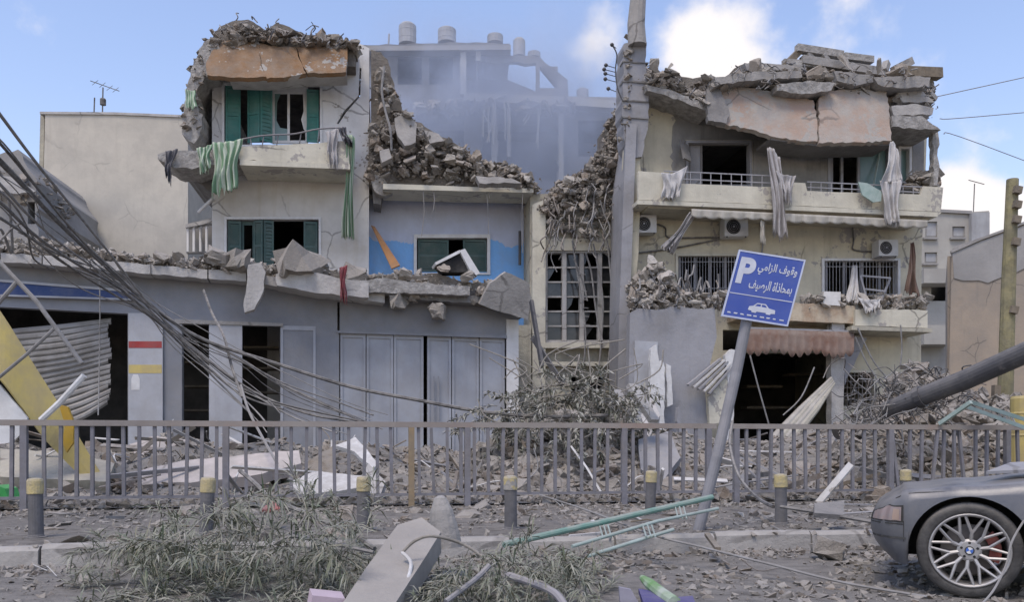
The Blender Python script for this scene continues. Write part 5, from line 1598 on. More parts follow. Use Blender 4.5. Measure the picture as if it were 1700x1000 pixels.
kind(G().grid(moundfn(1395, 1720, hs, 18.6, 15), 60, 20).build('mound', 'rubble_core'), 'structure')
hc = [(780, 760), (830, 730), (880, 700), (940, 680), (1000, 676), (1040, 690), (1080, 720), (1120, 745)]
kind(gheap(790, 1120, hc, 19, 15, 2200, .05, .4, 'x', 'rubble').build('debris_heap', 'rubble'), 'stuff')
kind(G().grid(moundfn(780, 1120, hc, 19.1, 15), 50, 16).build('mound', 'rubble_core'), 'structure')
# tangled rods in the right heap
for i in range(80):
    x, y = random.uniform(1400, 1610), random.uniform(610, 700)
    pp = []
    for j in range(4):
        pp.append(P(x, y, 15.2 + random.uniform(-.4, .4)))
        x += random.uniform(-28, 28)
        y += random.uniform(-22, 26)
    tag(G().tube(smoothline(pp, 4), random.uniform(.005, .014), 5).build('twisted_rod', random.choice(['rebar', 'wire', 'wire_pale', 'dark_metal'])), 'twisted thin rod tangled in the dark heap under the fallen lamp post', 'rod', 'rods in the right heap')

# single large pieces on the field
pts, sz = [], []
for _ in range(90):
    px = random.uniform(20, 1690)
    d = random.uniform(13.6, 20)
    w = P(px, HY, d)
    pts.append(Vector((w.x, w.y, lot_z(w.x, w.y) + .06)))
    sz.append(random.uniform(.22, .6))
chunks('concrete_chunk', 'broken concrete chunk lying in the rubble field behind the railing', 'rubble', 'chunks behind the railing', pts, sz, 'rubble', .4)
pts, sz = [], []
for _ in range(48):
    p = KERB.w(random.uniform(-7, 8), -random.uniform(.3, 4.6), PZ + .01)
    pts.append(p)
    sz.append(random.uniform(.12, .34))
chunks('concrete_chunk', 'small broken piece of masonry on the pavement before the railing', 'rubble', 'pieces on the pavement', pts, sz, 'rubble', .25)
for pts, lab, d, mt, th in (([(236, 806), (232, 782), (300, 766), (400, 756), (496, 748), (500, 770), (420, 790), (330, 800)], 'long pinkish slab lying flat behind the railing at left', 14.6, 'pink_slab', .2),
                            ([(480, 800), (520, 784), (600, 790), (610, 808), (500, 824)], 'white flat slab behind the railing near the tapered bollard', 14.0, 'tile_white', .1),
                            ([(556, 740), (590, 726), (628, 770), (620, 778), (588, 750)], 'pale bent board forming a dark tent of debris', 15.2, 'tile_white', .08),
                            ([(505, 770), (556, 738), (560, 790), (530, 802)], 'dark leaning sheet under the pale bent board', 15.4, 'wood', .08),
                            ([(215, 738), (258, 724), (296, 728), (340, 740), (346, 764), (230, 772)], 'beige block of wall at the foot of the striped pillar', 17.5, 'pink_slab', .5),
                            ([(600, 790), (612, 770), (640, 800), (630, 826), (600, 820)], 'grey slab standing on edge by the yellow post', 13.9, 'concrete_pale', .12),
                            ([(1060, 730), (1110, 716), (1130, 760), (1100, 800), (1064, 780)], 'bluish grey sheet of wall leaning behind the railing', 15.5, 'grey_slab', .15),
                            ([(1064, 690), (1080, 660), (1096, 690), (1076, 730)], 'tilted pale brick shard at the bush edge', 17, 'concrete_pale', .2),
                            ([(0, 745), (120, 752), (190, 770), (180, 800), (0, 792)], 'brown flat board pile at the far left behind the railing', 14.2, 'dirty_cream', .2)):
    tag(G().slab([P(x, y, d - (y - 770) * .02) for x, y in jag(pts, 1.5, 14, True)], th).build('wall_fragment', mt), lab, 'debris')

# ================================================================== fallen bush in the middle
def blade(g, p, d, L, w, droop):
    """narrow bent leaf of two quads"""
    d = d.normalized()
    s_ = d.cross(Vector((0, 0, 1)))
    s_ = s_.normalized() if s_.length > .1 else Vector((1, 0, 0))
    s_ = (s_ + Vector((random.uniform(-.6, .6), random.uniform(-.6, .6), random.uniform(-.6, .6)))).normalized() * w
    m = p + d * (L * .5)
    e = p + d * L + Vector((0, 0, -droop * L))
    g.add([p - s_ * .3, p + s_ * .3, m + s_, m - s_, e], [(0, 1, 2, 3), (3, 2, 4)])


def rdir(up=.2):
    v = Vector((random.gauss(0, 1), random.gauss(0, 1), random.gauss(up, .7)))
    return v.normalized()


def bush(name, label, cat, px0, px1, top, bot, d0, d1, nstem, nleaf, L, w, leafmat, cl=1., onroad=False, group=None):
    stems = []
    t = thing(name, label, cat, P((px0 + px1) / 2, HY, d0) * 1.0, group)
    t.location.z = 0
    def rp():
        px = random.uniform(px0, px1)
        d = random.uniform(d0, d1)
        y = random.uniform(interp(top, px), interp(bot, px))
        return P(px, y, d)
    gl = G()
    for i in range(nstem):
        p = rp()
        dr = rdir(-.1)
        dr.z *= .6
        q = [p]
        dd = dr.copy()
        n = 5
        for j in range(n):
            dd = (dd + rdir(-.35) * .35).normalized()
            p = p + dd * (cl * random.uniform(.12, .25))
            p.z = max(p.z, .03)
            q.append(p)
        G().tube(q, [random.uniform(.003, .009) * cl * (1 - .12 * k) for k in range(len(q))], 5).build('branch', 'dry_twig', t)
        m = int(nleaf / nstem)
        for k in range(m):
            f = random.random() ** .7 * n
            i0 = min(int(f), n - 1)
            b0 = q[i0].lerp(q[i0 + 1], f - i0)
            tang = (q[i0 + 1] - q[i0]).normalized()
            blade(gl, b0 + rdir(0) * .02, (tang * .7 + rdir(.05)), L * random.uniform(.5, 1.2), w * random.uniform(.6, 1.2), random.uniform(.05, .4))
    for v in gl.v:
        pass
    gl.v = [(x, y, max(z, .02)) for x, y, z in gl.v]
    kind(gl.build('foliage', leafmat, t), 'stuff')
    return t


bt = [(780, 700), (820, 672), (860, 650), (900, 640), (940, 625), (980, 640), (1020, 652), (1060, 672), (1090, 690)]
bush('fallen_bush', 'dusty grey green bush crushed against the stair tower behind the railing', 'bush', 812, 1050, bt, [(780, 770), (1090, 775)], 15.6, 17.6, 100, 6500, .17, .024, 'leaf_dusty', 1.2)
for i in range(44):
    x, y = random.uniform(830, 1060), random.uniform(620, 740)
    p = P(x, y, 15.8)
    q = [p, p + Vector((random.uniform(-.5, .5), .1, random.uniform(.1, .5))), p + Vector((random.uniform(-.9, .9), .2, random.uniform(.1, .9)))]
    tag(G().tube(smoothline(q, 4), random.uniform(.007, .018), 5).build('dead_branch', 'dry_twig'), 'bare pale branch sticking out of the crushed bush', 'branch', 'branches in the crushed bush')
for a, b, w_ in (((1048, 640), (1086, 700), .22), ((1022, 650), (1060, 712), .2), ((882, 500), (900, 610), .06), ((884, 560), (935, 640), .05)):
    tag(G().bar(P(*a, 16.5), P(*b, 16.0), w_, .1).build('splintered_beam', 'concrete_pale' if w_ > .1 else 'dark_metal'), 'slanting broken batten at the edge of the crushed bush', 'beam', 'battens at the crushed bush')

# ================================================================== railing
def fence(x0, x1, posts, label, yellow=None):
    t = thing('railing', label, 'railing', FEN.w(U(FEN, (x0 + x1) / 2), 0, PZ))
    u0, u1 = U(FEN, x0), U(FEN, x1)
    zt, zb = 1.36, .32
    G().prism([(u0, zt - .05), (u1, zt - .05), (u1, zt + .03), (u0, zt + .03)], [], lambda p, q, v: FEN.w(p, v, q), -.04, .04).build('top_rail', 'fence_rail', t)
    G().prism([(u0, zb - .02), (u1, zb - .02), (u1, zb + .02), (u0, zb + .02)], [], lambda p, q, v: FEN.w(p, v, q), -.02, .02).build('bottom_rail', 'fence_paint', t)
    pu = [U(FEN, x) for x in posts]
    u = u0 + .07
    proto = None
    while u < u1 - .05:
        if all(abs(u - q) > .09 for q in pu):
            if proto is None:
                proto = G().bar(FEN.w(u, 0, zb + .02), FEN.w(u, 0, zt - .05), .046, .046, up=FEN.n).build('bar', 'fence_paint', t)
                pl, pu0 = Vector(proto.location), u
            else:
                o = proto.copy()
                COL.objects.link(o)
                o.parent = t
                o.location = pl + FEN.t * (u - pu0) + Vector((random.uniform(-.004, .004), 0, 0))
                if random.random() < .025:
                    bpy.data.objects.remove(o)
                    u += .205
                    continue
                bent = random.random() < .08
                o.rotation_euler = (random.gauss(0, .05 if bent else .006), random.gauss(0, .07 if bent else .01), random.uniform(-.1, .1))
        u += .205
    for x, q in zip(posts, pu):
        G().bar(FEN.w(q, 0, PZ), FEN.w(q, 0, zt - .05), .085, .085, up=FEN.n).build('post', 'fence_yellow' if x == yellow else 'fence_paint', t)
    return t


fence(-420, 1188, [-330, -80, 40, 375, 683, 776, 1036, 1176], 'long grey metal railing from the left edge to the leaning sign', 683)
fence(1212, 2300, [1222, 1478, 1672, 1880, 2090], 'grey metal railing continuing right of the leaning sign')

# ================================================================== bollards
proto = None
for px, lab in ((60, 'bollard with yellow top nearest the left picture edge'), (342, 'yellow topped bollard half hidden by the left foliage'), (603, 'yellow topped bollard right of the pink rag'),
                (848, 'yellow topped bollard standing left of the fallen green frame'), (1079, 'yellow topped bollard just behind the fallen green frame'), (1297, 'yellow topped bollard right of the leaning sign pole'),
                (1503, 'yellow topped bollard behind the car bonnet')):
    uu = U(BOL, px)
    base = BOL.w(uu, 0 if px not in (1079, 1503) else -1.6, PZ)
    if px in (1079, 1503):
        w = BOL.at(px, 800, -1.6)
        base = Vector((w.x, w.y, PZ))
    t = thing('bollard', lab, 'bollard', base, 'yellow topped bollards on the pavement')
    if proto is None:
        k1 = G().lathe([(.074, 0), (.072, .02), (.068, .03), (.066, .42), (.06, .425)], base, n=18).build('shaft', 'bollard_grey', t, smooth=False)
        k2 = G().lathe([(.072, .421), (.074, .43), (.074, .545), (.066, .565), (.03, .575)], base, n=18).build('yellow_top', 'bollard_yellow', t)
        k3 = G().lathe([(.1, 0), (.1, .008), (.07, .012)], base, n=14).build('foot_plate', 'bollard_grey', t)
        proto = (t, [k1, k2, k3])
    else:
        for k in proto[1]:
            o = k.copy()
            COL.objects.link(o)
            o.parent = t
            o.rotation_euler = (0, 0, random.uniform(0, 6))
    t.rotation_euler = (random.gauss(0, .015), random.gauss(0, .02), 0)

# ================================================================== parking sign
D0 = 9.0
sg = thing('parking_sign', 'tilted blue parking sign with white lettering on a leaning grey pole', 'sign', P(1160, 883, 8.85))
G().tube([P(1158, 888, 8.85), P(1190, 760, 8.9), P(1222, 620, 9.06), P(1246, 500, 9.1)], .058, 14).build('pole', 'sign_pole', sg)
TL, TR, BR_, BLc = P(1228, 416, D0), P(1336, 433, D0), P(1307, 545, D0), P(1199, 524, D0)
ex = (TR - TL)
ey = (BLc - TL)
sw, shh = ex.length, ey.length
ex.normalize()
ey.normalize()
en = ex.cross(ey)
if en.y > 0:
    en = -en
S3 = lambda a, b, v: TL + ex * (a * sw) + ey * (b * shh) + en * v      # a across, b down, both 0..1
board = G().prism([(0, 0), (0, 1), (1, 1), (1, 0)], [], S3, -.02, 0).build('board', 'sign_blue', sg)
rim = G().prism([(-.012, -.012), (-.012, 1.012), (1.012, 1.012), (1.012, -.012)], [[(.012, .012), (.012, .988), (.988, .988), (.988, .012)]], S3, -.024, .004).build('rim', 'sign_rim', sg)
G().prism([(.02, .635), (.02, .648), (.98, .648), (.98, .635)], [], S3, 0.0005, .003).build('divider', 'sign_white', board)


def text(body, a, b, h, width=None, name='lettering', right=False, bold=.0):
    c = bpy.data.curves.new(name, 'FONT')
    c.body = body
    c.size = 1.0
    c.offset = bold
    c.extrude = 0
    o = bpy.data.objects.new(name, c)
    COL.objects.link(o)
    bpy.context.view_layer.update()
    me = bpy.data.meshes.new_from_object(o.evaluated_get(bpy.context.evaluated_depsgraph_get()))
    bpy.data.objects.remove(o)
    V = np.array([v.co[:] for v in me.vertices])
    lo, hi = V.min(0), V.max(0)
    hh = h if h else None
    sx = width / (hi[0] - lo[0]) if width else h / (hi[1] - lo[1])
    sy = h / (hi[1] - lo[1])
    g = G()
    g.add([S3(a + (v[0] - lo[0]) * sx, b + (hi[1] - v[1]) * sy, .003) for v in V], [tuple(p.vertices) for p in me.polygons])
    bpy.data.meshes.remove(me)
    return g.build(name, 'sign_white', board)


text('P', .055, .085, .40, .25, 'letter_p', bold=.045)
L1 = ''.join(map(chr, [0xFEED, 0xFED7, 0xFEEE, 0xFED1, 0x20, 0xFE8D, 0xFEDF, 0xFEB0, 0xFE8D, 0xFEE3, 0xFEF2]))[::-1]
L2 = ''.join(map(chr, [0xFE91, 0xFEE4, 0xFEA4, 0xFE8E, 0xFEAB, 0xFE8D, 0xFE93, 0x20, 0xFE8D, 0xFEDF, 0xFEAE, 0xFEBB, 0xFEF4, 0xFED2]))[::-1]
text(L1, .34, .12, .19, .60, 'arabic_line', bold=.02)
text(L2, .27, .385, .19, .66, 'arabic_line', bold=.02)
car_ol = [(.36, .80), (.42, .785), (.47, .735), (.60, .735), (.66, .79), (.76, .805), (.77, .86), (.71, .865), (.70, .885), (.64, .885), (.63, .865), (.49, .865), (.48, .885), (.42, .885), (.41, .862), (.355, .855)]
G().prism(car_ol[::-1], [[(.475, .75), (.53, .75), (.53, .785), (.445, .785)][::-1], [(.545, .75), (.595, .75), (.63, .785), (.545, .785)][::-1]], S3, .0005, .003).build('car_symbol', 'sign_white', board)
for i in range(9):
    a0 = .06 + i * .1
    G().prism([(a0, .925), (a0, .945), (a0 + random.uniform(.04, .075), .945), (a0 + random.uniform(.04, .07), .925)], [], S3, .0005, .003).build('small_print', 'sign_white', board)

# ================================================================== cables
CAB = [([(-60, 110, 9), (0, 190, 9.6), (60, 270, 11), (125, 350, 13), (185, 425, 15), (240, 496, 16.5), (290, 552, 17.2), (350, 622, 17.6), (420, 690, 17.2)], .03),
       ([(-60, 180, 9), (0, 238, 9.8), (70, 322, 12), (140, 404, 14.5), (200, 462, 16), (245, 505, 16.8), (330, 560, 17.4), (400, 596, 17.6), (470, 640, 17.4), (600, 700, 17)], .028),
       ([(-60, 215, 9), (0, 268, 10), (60, 330, 12), (100, 372, 14), (170, 438, 16), (260, 515, 17), (340, 565, 17.4), (455, 603, 17.6), (580, 642, 17.4), (690, 664, 17), (800, 684, 16.5), (900, 692, 16), (1010, 690, 15.6)], .055),
       ([(-60, 250, 9.2), (0, 306, 10.2), (50, 360, 12), (110, 412, 14.5), (180, 462, 16.3), (250, 520, 17), (330, 584, 17.4), (400, 640, 17.4), (480, 690, 17), (560, 720, 16)], .03),
       ([(-60, 300, 9.4), (0, 336, 10.4), (60, 392, 12.5), (130, 440, 15), (200, 480, 16.5), (270, 540, 17), (360, 610, 17.4), (430, 655, 17.3), (520, 690, 17), (640, 706, 16)], .035),
       ([(-60, 330, 9.6), (0, 362, 10.6), (55, 398, 12.5), (120, 446, 15), (190, 490, 16.5), (255, 530, 17), (320, 590, 17.4), (400, 655, 17.4), (470, 680, 17)], .03),
       ([(-60, 280, 9.5), (0, 318, 10.6), (30, 350, 11.8), (60, 400, 13), (110, 440, 15), (160, 462, 16), (240, 512, 17), (300, 566, 17.4), (410, 668, 17.2), (440, 700, 16.6)], .024),
       ([(40, 390, 14), (100, 424, 15.5), (160, 446, 16.5), (210, 470, 17), (260, 526, 17.2), (340, 596, 17.5), (440, 662, 17.3), (600, 700, 16.4)], .024),
       ([(150, 430, 16), (210, 482, 16.8), (300, 545, 17.3), (390, 592, 17.5), (470, 636, 17.4), (560, 668, 17.2), (620, 690, 17)], .022),
       ([(-20, 410, 12), (0, 380, 12), (20, 420, 12.5), (15, 330, 12)], .03),
       ([(-40, 460, 11), (0, 400, 11.5), (40, 372, 12.2), (56, 430, 13), (90, 446, 14)], .022)]
CLAB = {0: 'topmost cable of the bundle at the left picture edge', 1: 'second highest cable of the bundle at the left edge', 2: 'thickest dark cable of the bundle, running on to the crushed bush',
        9: 'kinked cable loop beside the grey damaged house', 10: 'thin looped cable end below the grey damaged house'}
for i, (pl, r) in enumerate(CAB):
    if pl[0][0] == -60:            # the cables go on upwards out of the picture to their far pole
        a_, b_ = pl[0], pl[1]
        pl = [(a_[0] - 260, a_[1] - 4.0 * (b_[1] - a_[1]), 7.4)] + pl
    pts = smoothline([P(*p) for p in pl], 7)
    tag(G().tube(pts, r * .68, 6).build('fallen_cable', 'wire' if i % 3 else 'wire_pale'), CLAB.get(i, 'sagging dusty cable in the bundle slanting down from the upper left'), 'cable', None if i in CLAB else 'bundle of fallen cables')
for k in range(10):                # thinner strands wandering about the bundle
    src = CAB[random.choice([1, 3, 4, 5, 6, 7, 8])][0]
    ox, oy = random.uniform(-30, 30), random.uniform(-28, 34)
    pl = [(x + ox + random.uniform(-9, 9), y + oy + random.uniform(-9, 9), d + random.uniform(-.3, .3)) for x, y, d in src]
    tag(G().tube(smoothline([P(*p) for p in pl], 6), random.uniform(.007, .013), 5).build('thin_strand', random.choice(['wire', 'wire_pale'])), 'thin stray wire wandering round the bundle of fallen cables', 'wire', 'stray wires round the cable bundle')
for pl, r, lab in (([(338, 482, 19.6), (352, 520, 19), (372, 560, 18), (385, 610, 17.6), (402, 660, 17)], .03, 'dark loose cable end dangling on the grey shop wall'),
                   ([(400, 640, 17), (412, 680, 16), (432, 720, 14.8), (460, 770, 13.4)], .025, 'pale cable dropping to the railing before the open shop'),
                   ([(165, 445, 17), (166, 520, 17), (165, 600, 17), (163, 690, 16.5)], .012, 'thin vertical cord before the roller shutter'),
                   ([(398, 782, 8.9), (420, 800, 8.6), (455, 830, 8.3), (520, 858, 7.9), (580, 885, 7.6), (622, 912, 7.3)], .022, 'brown hose trailing from the railing to the slab in front'),
                   ([(455, 905, 6.8), (480, 892, 6.8), (520, 895, 6.8), (560, 905, 6.7), (620, 918, 6.6)], .016, 'bare twig arching over the left foliage'),
                   ([(895, 822, 10), (980, 850, 8.5), (1080, 888, 7.4), (1160, 908, 7.0), (1280, 938, 6.4), (1400, 968, 6.0), (1540, 992, 5.6)], .01, 'thin cord lying across the kerb and the road'),
                   ([(1216, 700, 12.4), (1212, 740, 12), (1226, 790, 11.2), (1256, 826, 10.4), (1284, 842, 9.6)], .022, 'dark cable hanging off the railing by the sign'),
                   ([(1296, 842, 9.2), (1360, 852, 8.8), (1440, 866, 8.4), (1480, 872, 8.2)], .02, 'black cable along the pavement to the car nose'),
                   ([(1700, 865, 4.7), (1680, 900, 4.65), (1670, 940, 4.6), (1650, 980, 4.55), (1630, 1004, 4.5)], .006, 'thin wire in front of the car wheel')):
    tag(G().tube(smoothline([P(*p) for p in pl], 7), r, 6).build('loose_cable', 'wire' if 'dark' in lab or 'brown' in lab or 'black' in lab else 'wire_pale'), lab, 'cable')

# ================================================================== wreck at the left edge
yp = G()
e1 = smoothline([P(-40, 462, 13.2), P(0, 520, 13.3), (P(50, 600, 13.5)), P(100, 678, 13.7), P(142, 745, 13.9), P(180, 806, 14.0)], 6)
e2 = smoothline([P(-40, 596, 13.0), P(0, 632, 13.1), (P(38, 682, 13.3)), P(72, 728, 13.5), P(112, 768, 13.8), P(160, 812, 14.0)], 6)
yv = []
for a_, b_ in zip(e1, e2):
    for j in range(5):
        t_ = j / 4
        q = a_.lerp(b_, t_)
        q.y -= .02 * math.sin(t_ * math.pi)
        yv.append(q)
yp.add(yv, [(i * 5 + j, (i + 1) * 5 + j, (i + 1) * 5 + j + 1, i * 5 + j + 1) for i in range(len(e1) - 1) for j in range(4)])
yo = tag(yp.build('yellow_sheet', 'yellow_paint'), 'bent yellow metal panel slanting down behind the railing at left', 'metal sheet')
md = yo.modifiers.new('thickness', 'SOLIDIFY')
md.thickness = .05
tag(G().slab([P(x, y, 13.2) for x, y in jag([(98, 672), (112, 676), (122, 704), (122, 735), (110, 752), (102, 730), (108, 705)], 1, 9, True)], .05).build('amber_panel', 'amber_paint'), 'small amber torn panel on the lower end of the yellow panel', 'panel')
tag(G().slab([P(x, y, 13.2) for x, y in ((-30, 620), (0, 640), (45, 694), (44, 712), (20, 735), (-30, 742))], .04).build('white_sheet', 'white_paint'), 'white sheet at the left picture edge under the yellow panel', 'panel')
for pl, r, lab in (([(-20, 415), (60, 500), (136, 604)], .035, 'long pale rod of the broken lattice at upper left'), ([(-10, 512), (30, 466)], .035, 'short pale strut at the left picture edge'),
                   ([(-10, 634), (45, 588), (90, 546)], .028, 'pale strut crossing the top of the yellow panel'), ([(68, 698), (100, 668), (140, 624)], .05, 'thick white tube propped above the railing at left')):
    tag(G().tube([P(x, y, 12.9) for x, y in pl], r, 8).build('lattice_rod', 'white_paint' if 'white' in lab else 'wire_pale'), lab, 'rod')
tag(G().slab([P(x, y, 11.9) for x, y in ((-6, 806), (8, 812), (14, 828), (-6, 832))], .3).build('plastic_bin', 'bin_green'), 'bright green plastic scrap at the left edge behind the railing', 'scrap')

# ================================================================== foreground: foliage, slab, frame, scraps
lt = [(200, 960), (250, 880), (290, 848), (330, 830), (400, 840), (460, 850), (540, 872), (600, 905), (640, 950)]
bush('fallen_branches', 'large heap of long leaved grey green branches at the lower left of the road', 'branches', 205, 620, lt, [(200, 1010), (640, 1010)], 5.4, 7.2, 110, 9000, .17, .0062, 'leaf', .7)
rt = [(620, 980), (680, 950), (760, 930), (830, 905), (880, 900), (940, 925), (1000, 970)]
bush('fallen_branches', 'smaller heap of grassy branches beside the concrete slab at bottom centre', 'branches', 775, 985, rt, [(620, 1010), (1000, 1010)], 5.2, 6.4, 48, 3400, .15, .006, 'leaf', .5)
tag(G().slab([P(x, y, d) for x, y, d in ((660, 872, 6.3), (700, 860, 6.4), (732, 884, 6.2), (706, 926, 5.7), (650, 1012, 4.8), (562, 1012, 4.8), (606, 946, 5.5))], .16).build('kerb_slab', 'kerb_slab'), 'long grey concrete slab sloping out of the bottom edge', 'slab')
G_ = G()
tag(G().lathe([(.13, 0), (.125, .1), (.09, .3), (.05, .4), (.02, .42)], P(740, 912, 6.6), (-.12, .1, 1), 14).build('concrete_cone', 'concrete'), 'rounded grey concrete stump leaning on the sloping slab', 'stump')
tag(G().box(P(540, 1004, 5.0), (.19, .16, .13), (.1, .16, .35)).build('cardboard_box', 'pink_card'), 'pinkish carton cut by the bottom edge', 'box')
for pl, r, mt, lab in (([(668, 918, 5.6), (690, 898, 5.6), (720, 891, 5.6), (770, 905, 5.7), (815, 935, 5.6), (850, 960, 5.4), (900, 968, 5.2), (935, 1000, 5.0)], .011, 'dry_twig', 'bent grey pipe arching over the lower centre'),
                       ([(668, 918, 5.6), (682, 935, 5.5), (676, 965, 5.3), (662, 985, 5.2), (664, 1010, 5.0)], .012, 'white_paint', 'white cord curling down at the bottom centre'),
                       ([(740, 1000, 5.0), (790, 962, 5.2), (812, 940, 5.3)], .018, 'sign_pole', 'straight grey pipe end among the centre branches'),
                       ([(840, 955, 5.3), (880, 968, 5.2), (920, 985, 5.0), (940, 1010, 4.9)], .024, 'lavender_hose', 'thick lavender grey hose at the bottom centre')):
    tag(G().tube(smoothline([P(*p) for p in pl]), r, 8).build('bent_pipe', mt), lab, 'pipe')
# long thin litter: battens, laths, rods
LIT = [G().bar((-.5, 0, 0), (.5, 0, 0), .06, .025), G().bar((-.5, 0, 0), (.5, 0, 0), .1, .02), G().tube([(-.5, 0, 0), (-.1, .02, .01), (.5, -.03, 0)], .016, 5), G().tube(smoothline([(-.5, 0, 0), (-.15, .1, .06), (.2, -.06, .1), (.5, .05, 0)], 4), .01, 5)]
lit_mesh = []
for i, g_ in enumerate(LIT):
    for mt in ('wood', 'wire_pale', 'white_plaster', 'rebar', 'grey_slab'):
        me = bpy.data.meshes.new('litter')
        me.from_pydata([tuple(v) for v in g_.v], [], g_.f)
        me.materials.append(MATS[mt])
        lit_mesh.append(me)
for i in range(120):
    o = bpy.data.objects.new('broken_lath', random.choice(lit_mesh))
    COL.objects.link(o)
    w = P(random.uniform(10, 1690), HY, random.uniform(13.3, 19.5))
    L = random.uniform(.4, 1.7)
    o.location = (w.x, w.y, lot_z(w.x, w.y) + .1 + .12 * L)
    o.rotation_euler = (random.uniform(0, 3), random.gauss(0, .4), random.uniform(0, 6.28))
    o.scale = (L, random.uniform(.7, 1.6), random.uniform(.7, 1.6))
    tag(o, 'broken lath or bent rod in the rubble field behind the railing', 'lath', 'laths and rods behind the railing')
for i in range(60):
    o = bpy.data.objects.new('splinter', random.choice(lit_mesh))
    COL.objects.link(o)
    p = KERB.w(random.uniform(-6.5, 7), random.uniform(-4.6, 1.7), 0)
    L = random.uniform(.15, .6)
    onp = (KERB.w(0, 0, 0) - p).dot(KERB.n) > .19
    o.location = (p.x, p.y, (PZ if onp else 0.0) + .03)
    o.rotation_euler = (random.uniform(0, 3), random.gauss(0, .08), random.uniform(0, 6.28))
    o.scale = (L, random.uniform(.3, .7), random.uniform(.3, .7))
    tag(o, 'small splinter or stick lying on the pavement or road in front', 'splinter', 'splinters in the foreground')
gf = thing('green_frame', 'fallen pale green metal frame lying across the kerb', 'frame', P(1000, 915, 7.2))
for a, b, r, mt in (((836, 905, 7.0), (1182, 826, 8.4), .028, 'green_metal'), ((950, 908, 7.0), (1092, 866, 7.6), .016, 'pale_green_metal'), ((1092, 866, 7.6), (1192, 845, 8.2), .016, 'pale_green_metal'), ((976, 924, 6.8), (1118, 880, 7.3), .016, 'pale_green_metal')):
    G().tube([P(*a), P(*b)], r, 10).build('rail', mt, gf)
for x in (995, 1002, 1009):
    G().tube([P(x, 872, 7.6), P(x + 6, 893, 7.25)], .008, 6).build('spindle', 'pale_green_metal', gf)
for x in (1067, 1075, 1082):
    G().tube([P(x, 873, 7.5), P(x + 6, 892, 7.1)], .008, 6).build('spindle', 'pale_green_metal', gf)
for x in (1121, 1128, 1135):
    G().tube([P(x, 842, 8.1), P(x + 5, 862, 7.8)], .008, 6).build('spindle', 'pale_green_metal', gf)
gf2 = thing('green_frame', 'pale green ladder frame lying over rubble behind the right railing', 'frame', P(1640, 690, 14))
for a, b in (((1560, 704), (1612, 668)), ((1612, 668), (1760, 716)), ((1606, 676), (1760, 732))):
    G().bar(P(*a, 13.9), P(*b, 13.4), .06).build('rail', 'pale_green_metal', gf2)
for x in (1658, 1664, 1670, 1676):
    G().bar(P(x, 686, 13.8), P(x + 8, 702, 13.75), .03).build('rung', 'tile_white', gf2)
tag(G().lathe([(.28, -1.1), (.3, -1.0), (.3, -.2), (.31, -.17), (.3, -.14), (.3, .2), (.31, .23), (.3, .26), (.3, .5), (.28, .55), (.27, .52)], P(1708, 708, 15.5), n=18).build('yellow_drum', 'yellow_paint'), 'yellow barrel cut by the right edge behind the railing', 'barrel')
tag(G().slab([P(x, y, 5.2) for x, y in ((1028, 976), (1048, 980), (1064, 1008), (1030, 1010))], .04).build('card_scrap', 'purple_card'), 'lavender card scrap on the road at bottom', 'scrap')
tag(G().slab([P(1060, 978, 5.5), P(1082, 982, 5.45), P(1110, 1004, 5.0), P(1070, 1006, 5.0)], .03).build('card_scrap', 'navy_card'), 'navy packet beside the green bottle on the road', 'scrap')
tag(G().tube([P(1066, 960, 5.7), P(1080, 972, 5.55), P(1100, 988, 5.3), P(1120, 1002, 5.1)], [.02, .04, .042, .042], 10).build('plastic_bottle', 'lime_card'), 'green plastic bottle lying on the road at bottom', 'bottle')
tag(G().slab([P(1125, 992, 5.2), P(1150, 990, 5.2), P(1156, 1006, 5.0), P(1124, 1006, 5.0)], .05).build('card_scrap', 'navy_card'), 'dark blue scrap right of the green bottle', 'scrap')
tag(cloth('pink_rag', 'pink_cloth', [P(452, 824, 9.2), P(462, 830, 9.2)], [P(436, 848, 8.8), P(452, 850, 8.8), P(466, 846, 8.8)], 2, .03, ragged=.02), 'small pink rag on the pavement before the railing', 'cloth')
cb = chunks('concrete_block', 'pale squared block on the kerb left of the car', 'block', None, [P(1372, 910, 7.62)], [.28], 'rubble_pale', .2)[0]
cb.data = cb.data.copy()
tag(G().slab([P(1352, 836, 8.9), P(1402, 832, 9.2), P(1400, 856, 8.6), P(1352, 852, 8.6)], .05).build('flat_stone', 'concrete_dark'), 'flat dark paving slab by the right bollard', 'slab')
tag(G().bar(P(1174, 888, 7.9), P(1192, 912, 7.3), .05, .03).build('wood_stake', 'wood'), 'small grey stake leaning on the kerb below the sign', 'stake')

# ================================================================== car
CO = P(1610, HY, 5.58)
CO.z = 0
vr = Vector((CO.x, CO.y, 0)).normalized()
EX = Vector((vr.y, -vr.x, 0))                 # towards the car's rear
EX = (EX + vr * .06).normalized()
EY = Vector((-EX.y, EX.x, 0))                 # towards its far side
C3 = lambda x, y, z: CO + EX * ((x if x > -.4 else -.4 + (x + .4) * .72) + min(1, max(0, (-.4 - x) / .3)) * (2.2 * (z - .46) ** 2)) + EY * y + Vector((0, 0, z))
car = thing('car', 'dusty dark grey sedan with silver multi spoke wheel cut by the right edge', 'car', C3(1.4, .85, 0))
CW = .855


def tab(x, T):
    if x <= T[0][0]:
        return T[0][1]
    for (a, b), (c, d) in zip(T, T[1:]):
        if x <= c:
            t_ = (x - a) / (c - a)
            t_ = t_ * t_ * (3 - 2 * t_)
            return b + (d - b) * t_
    return T[-1][1]


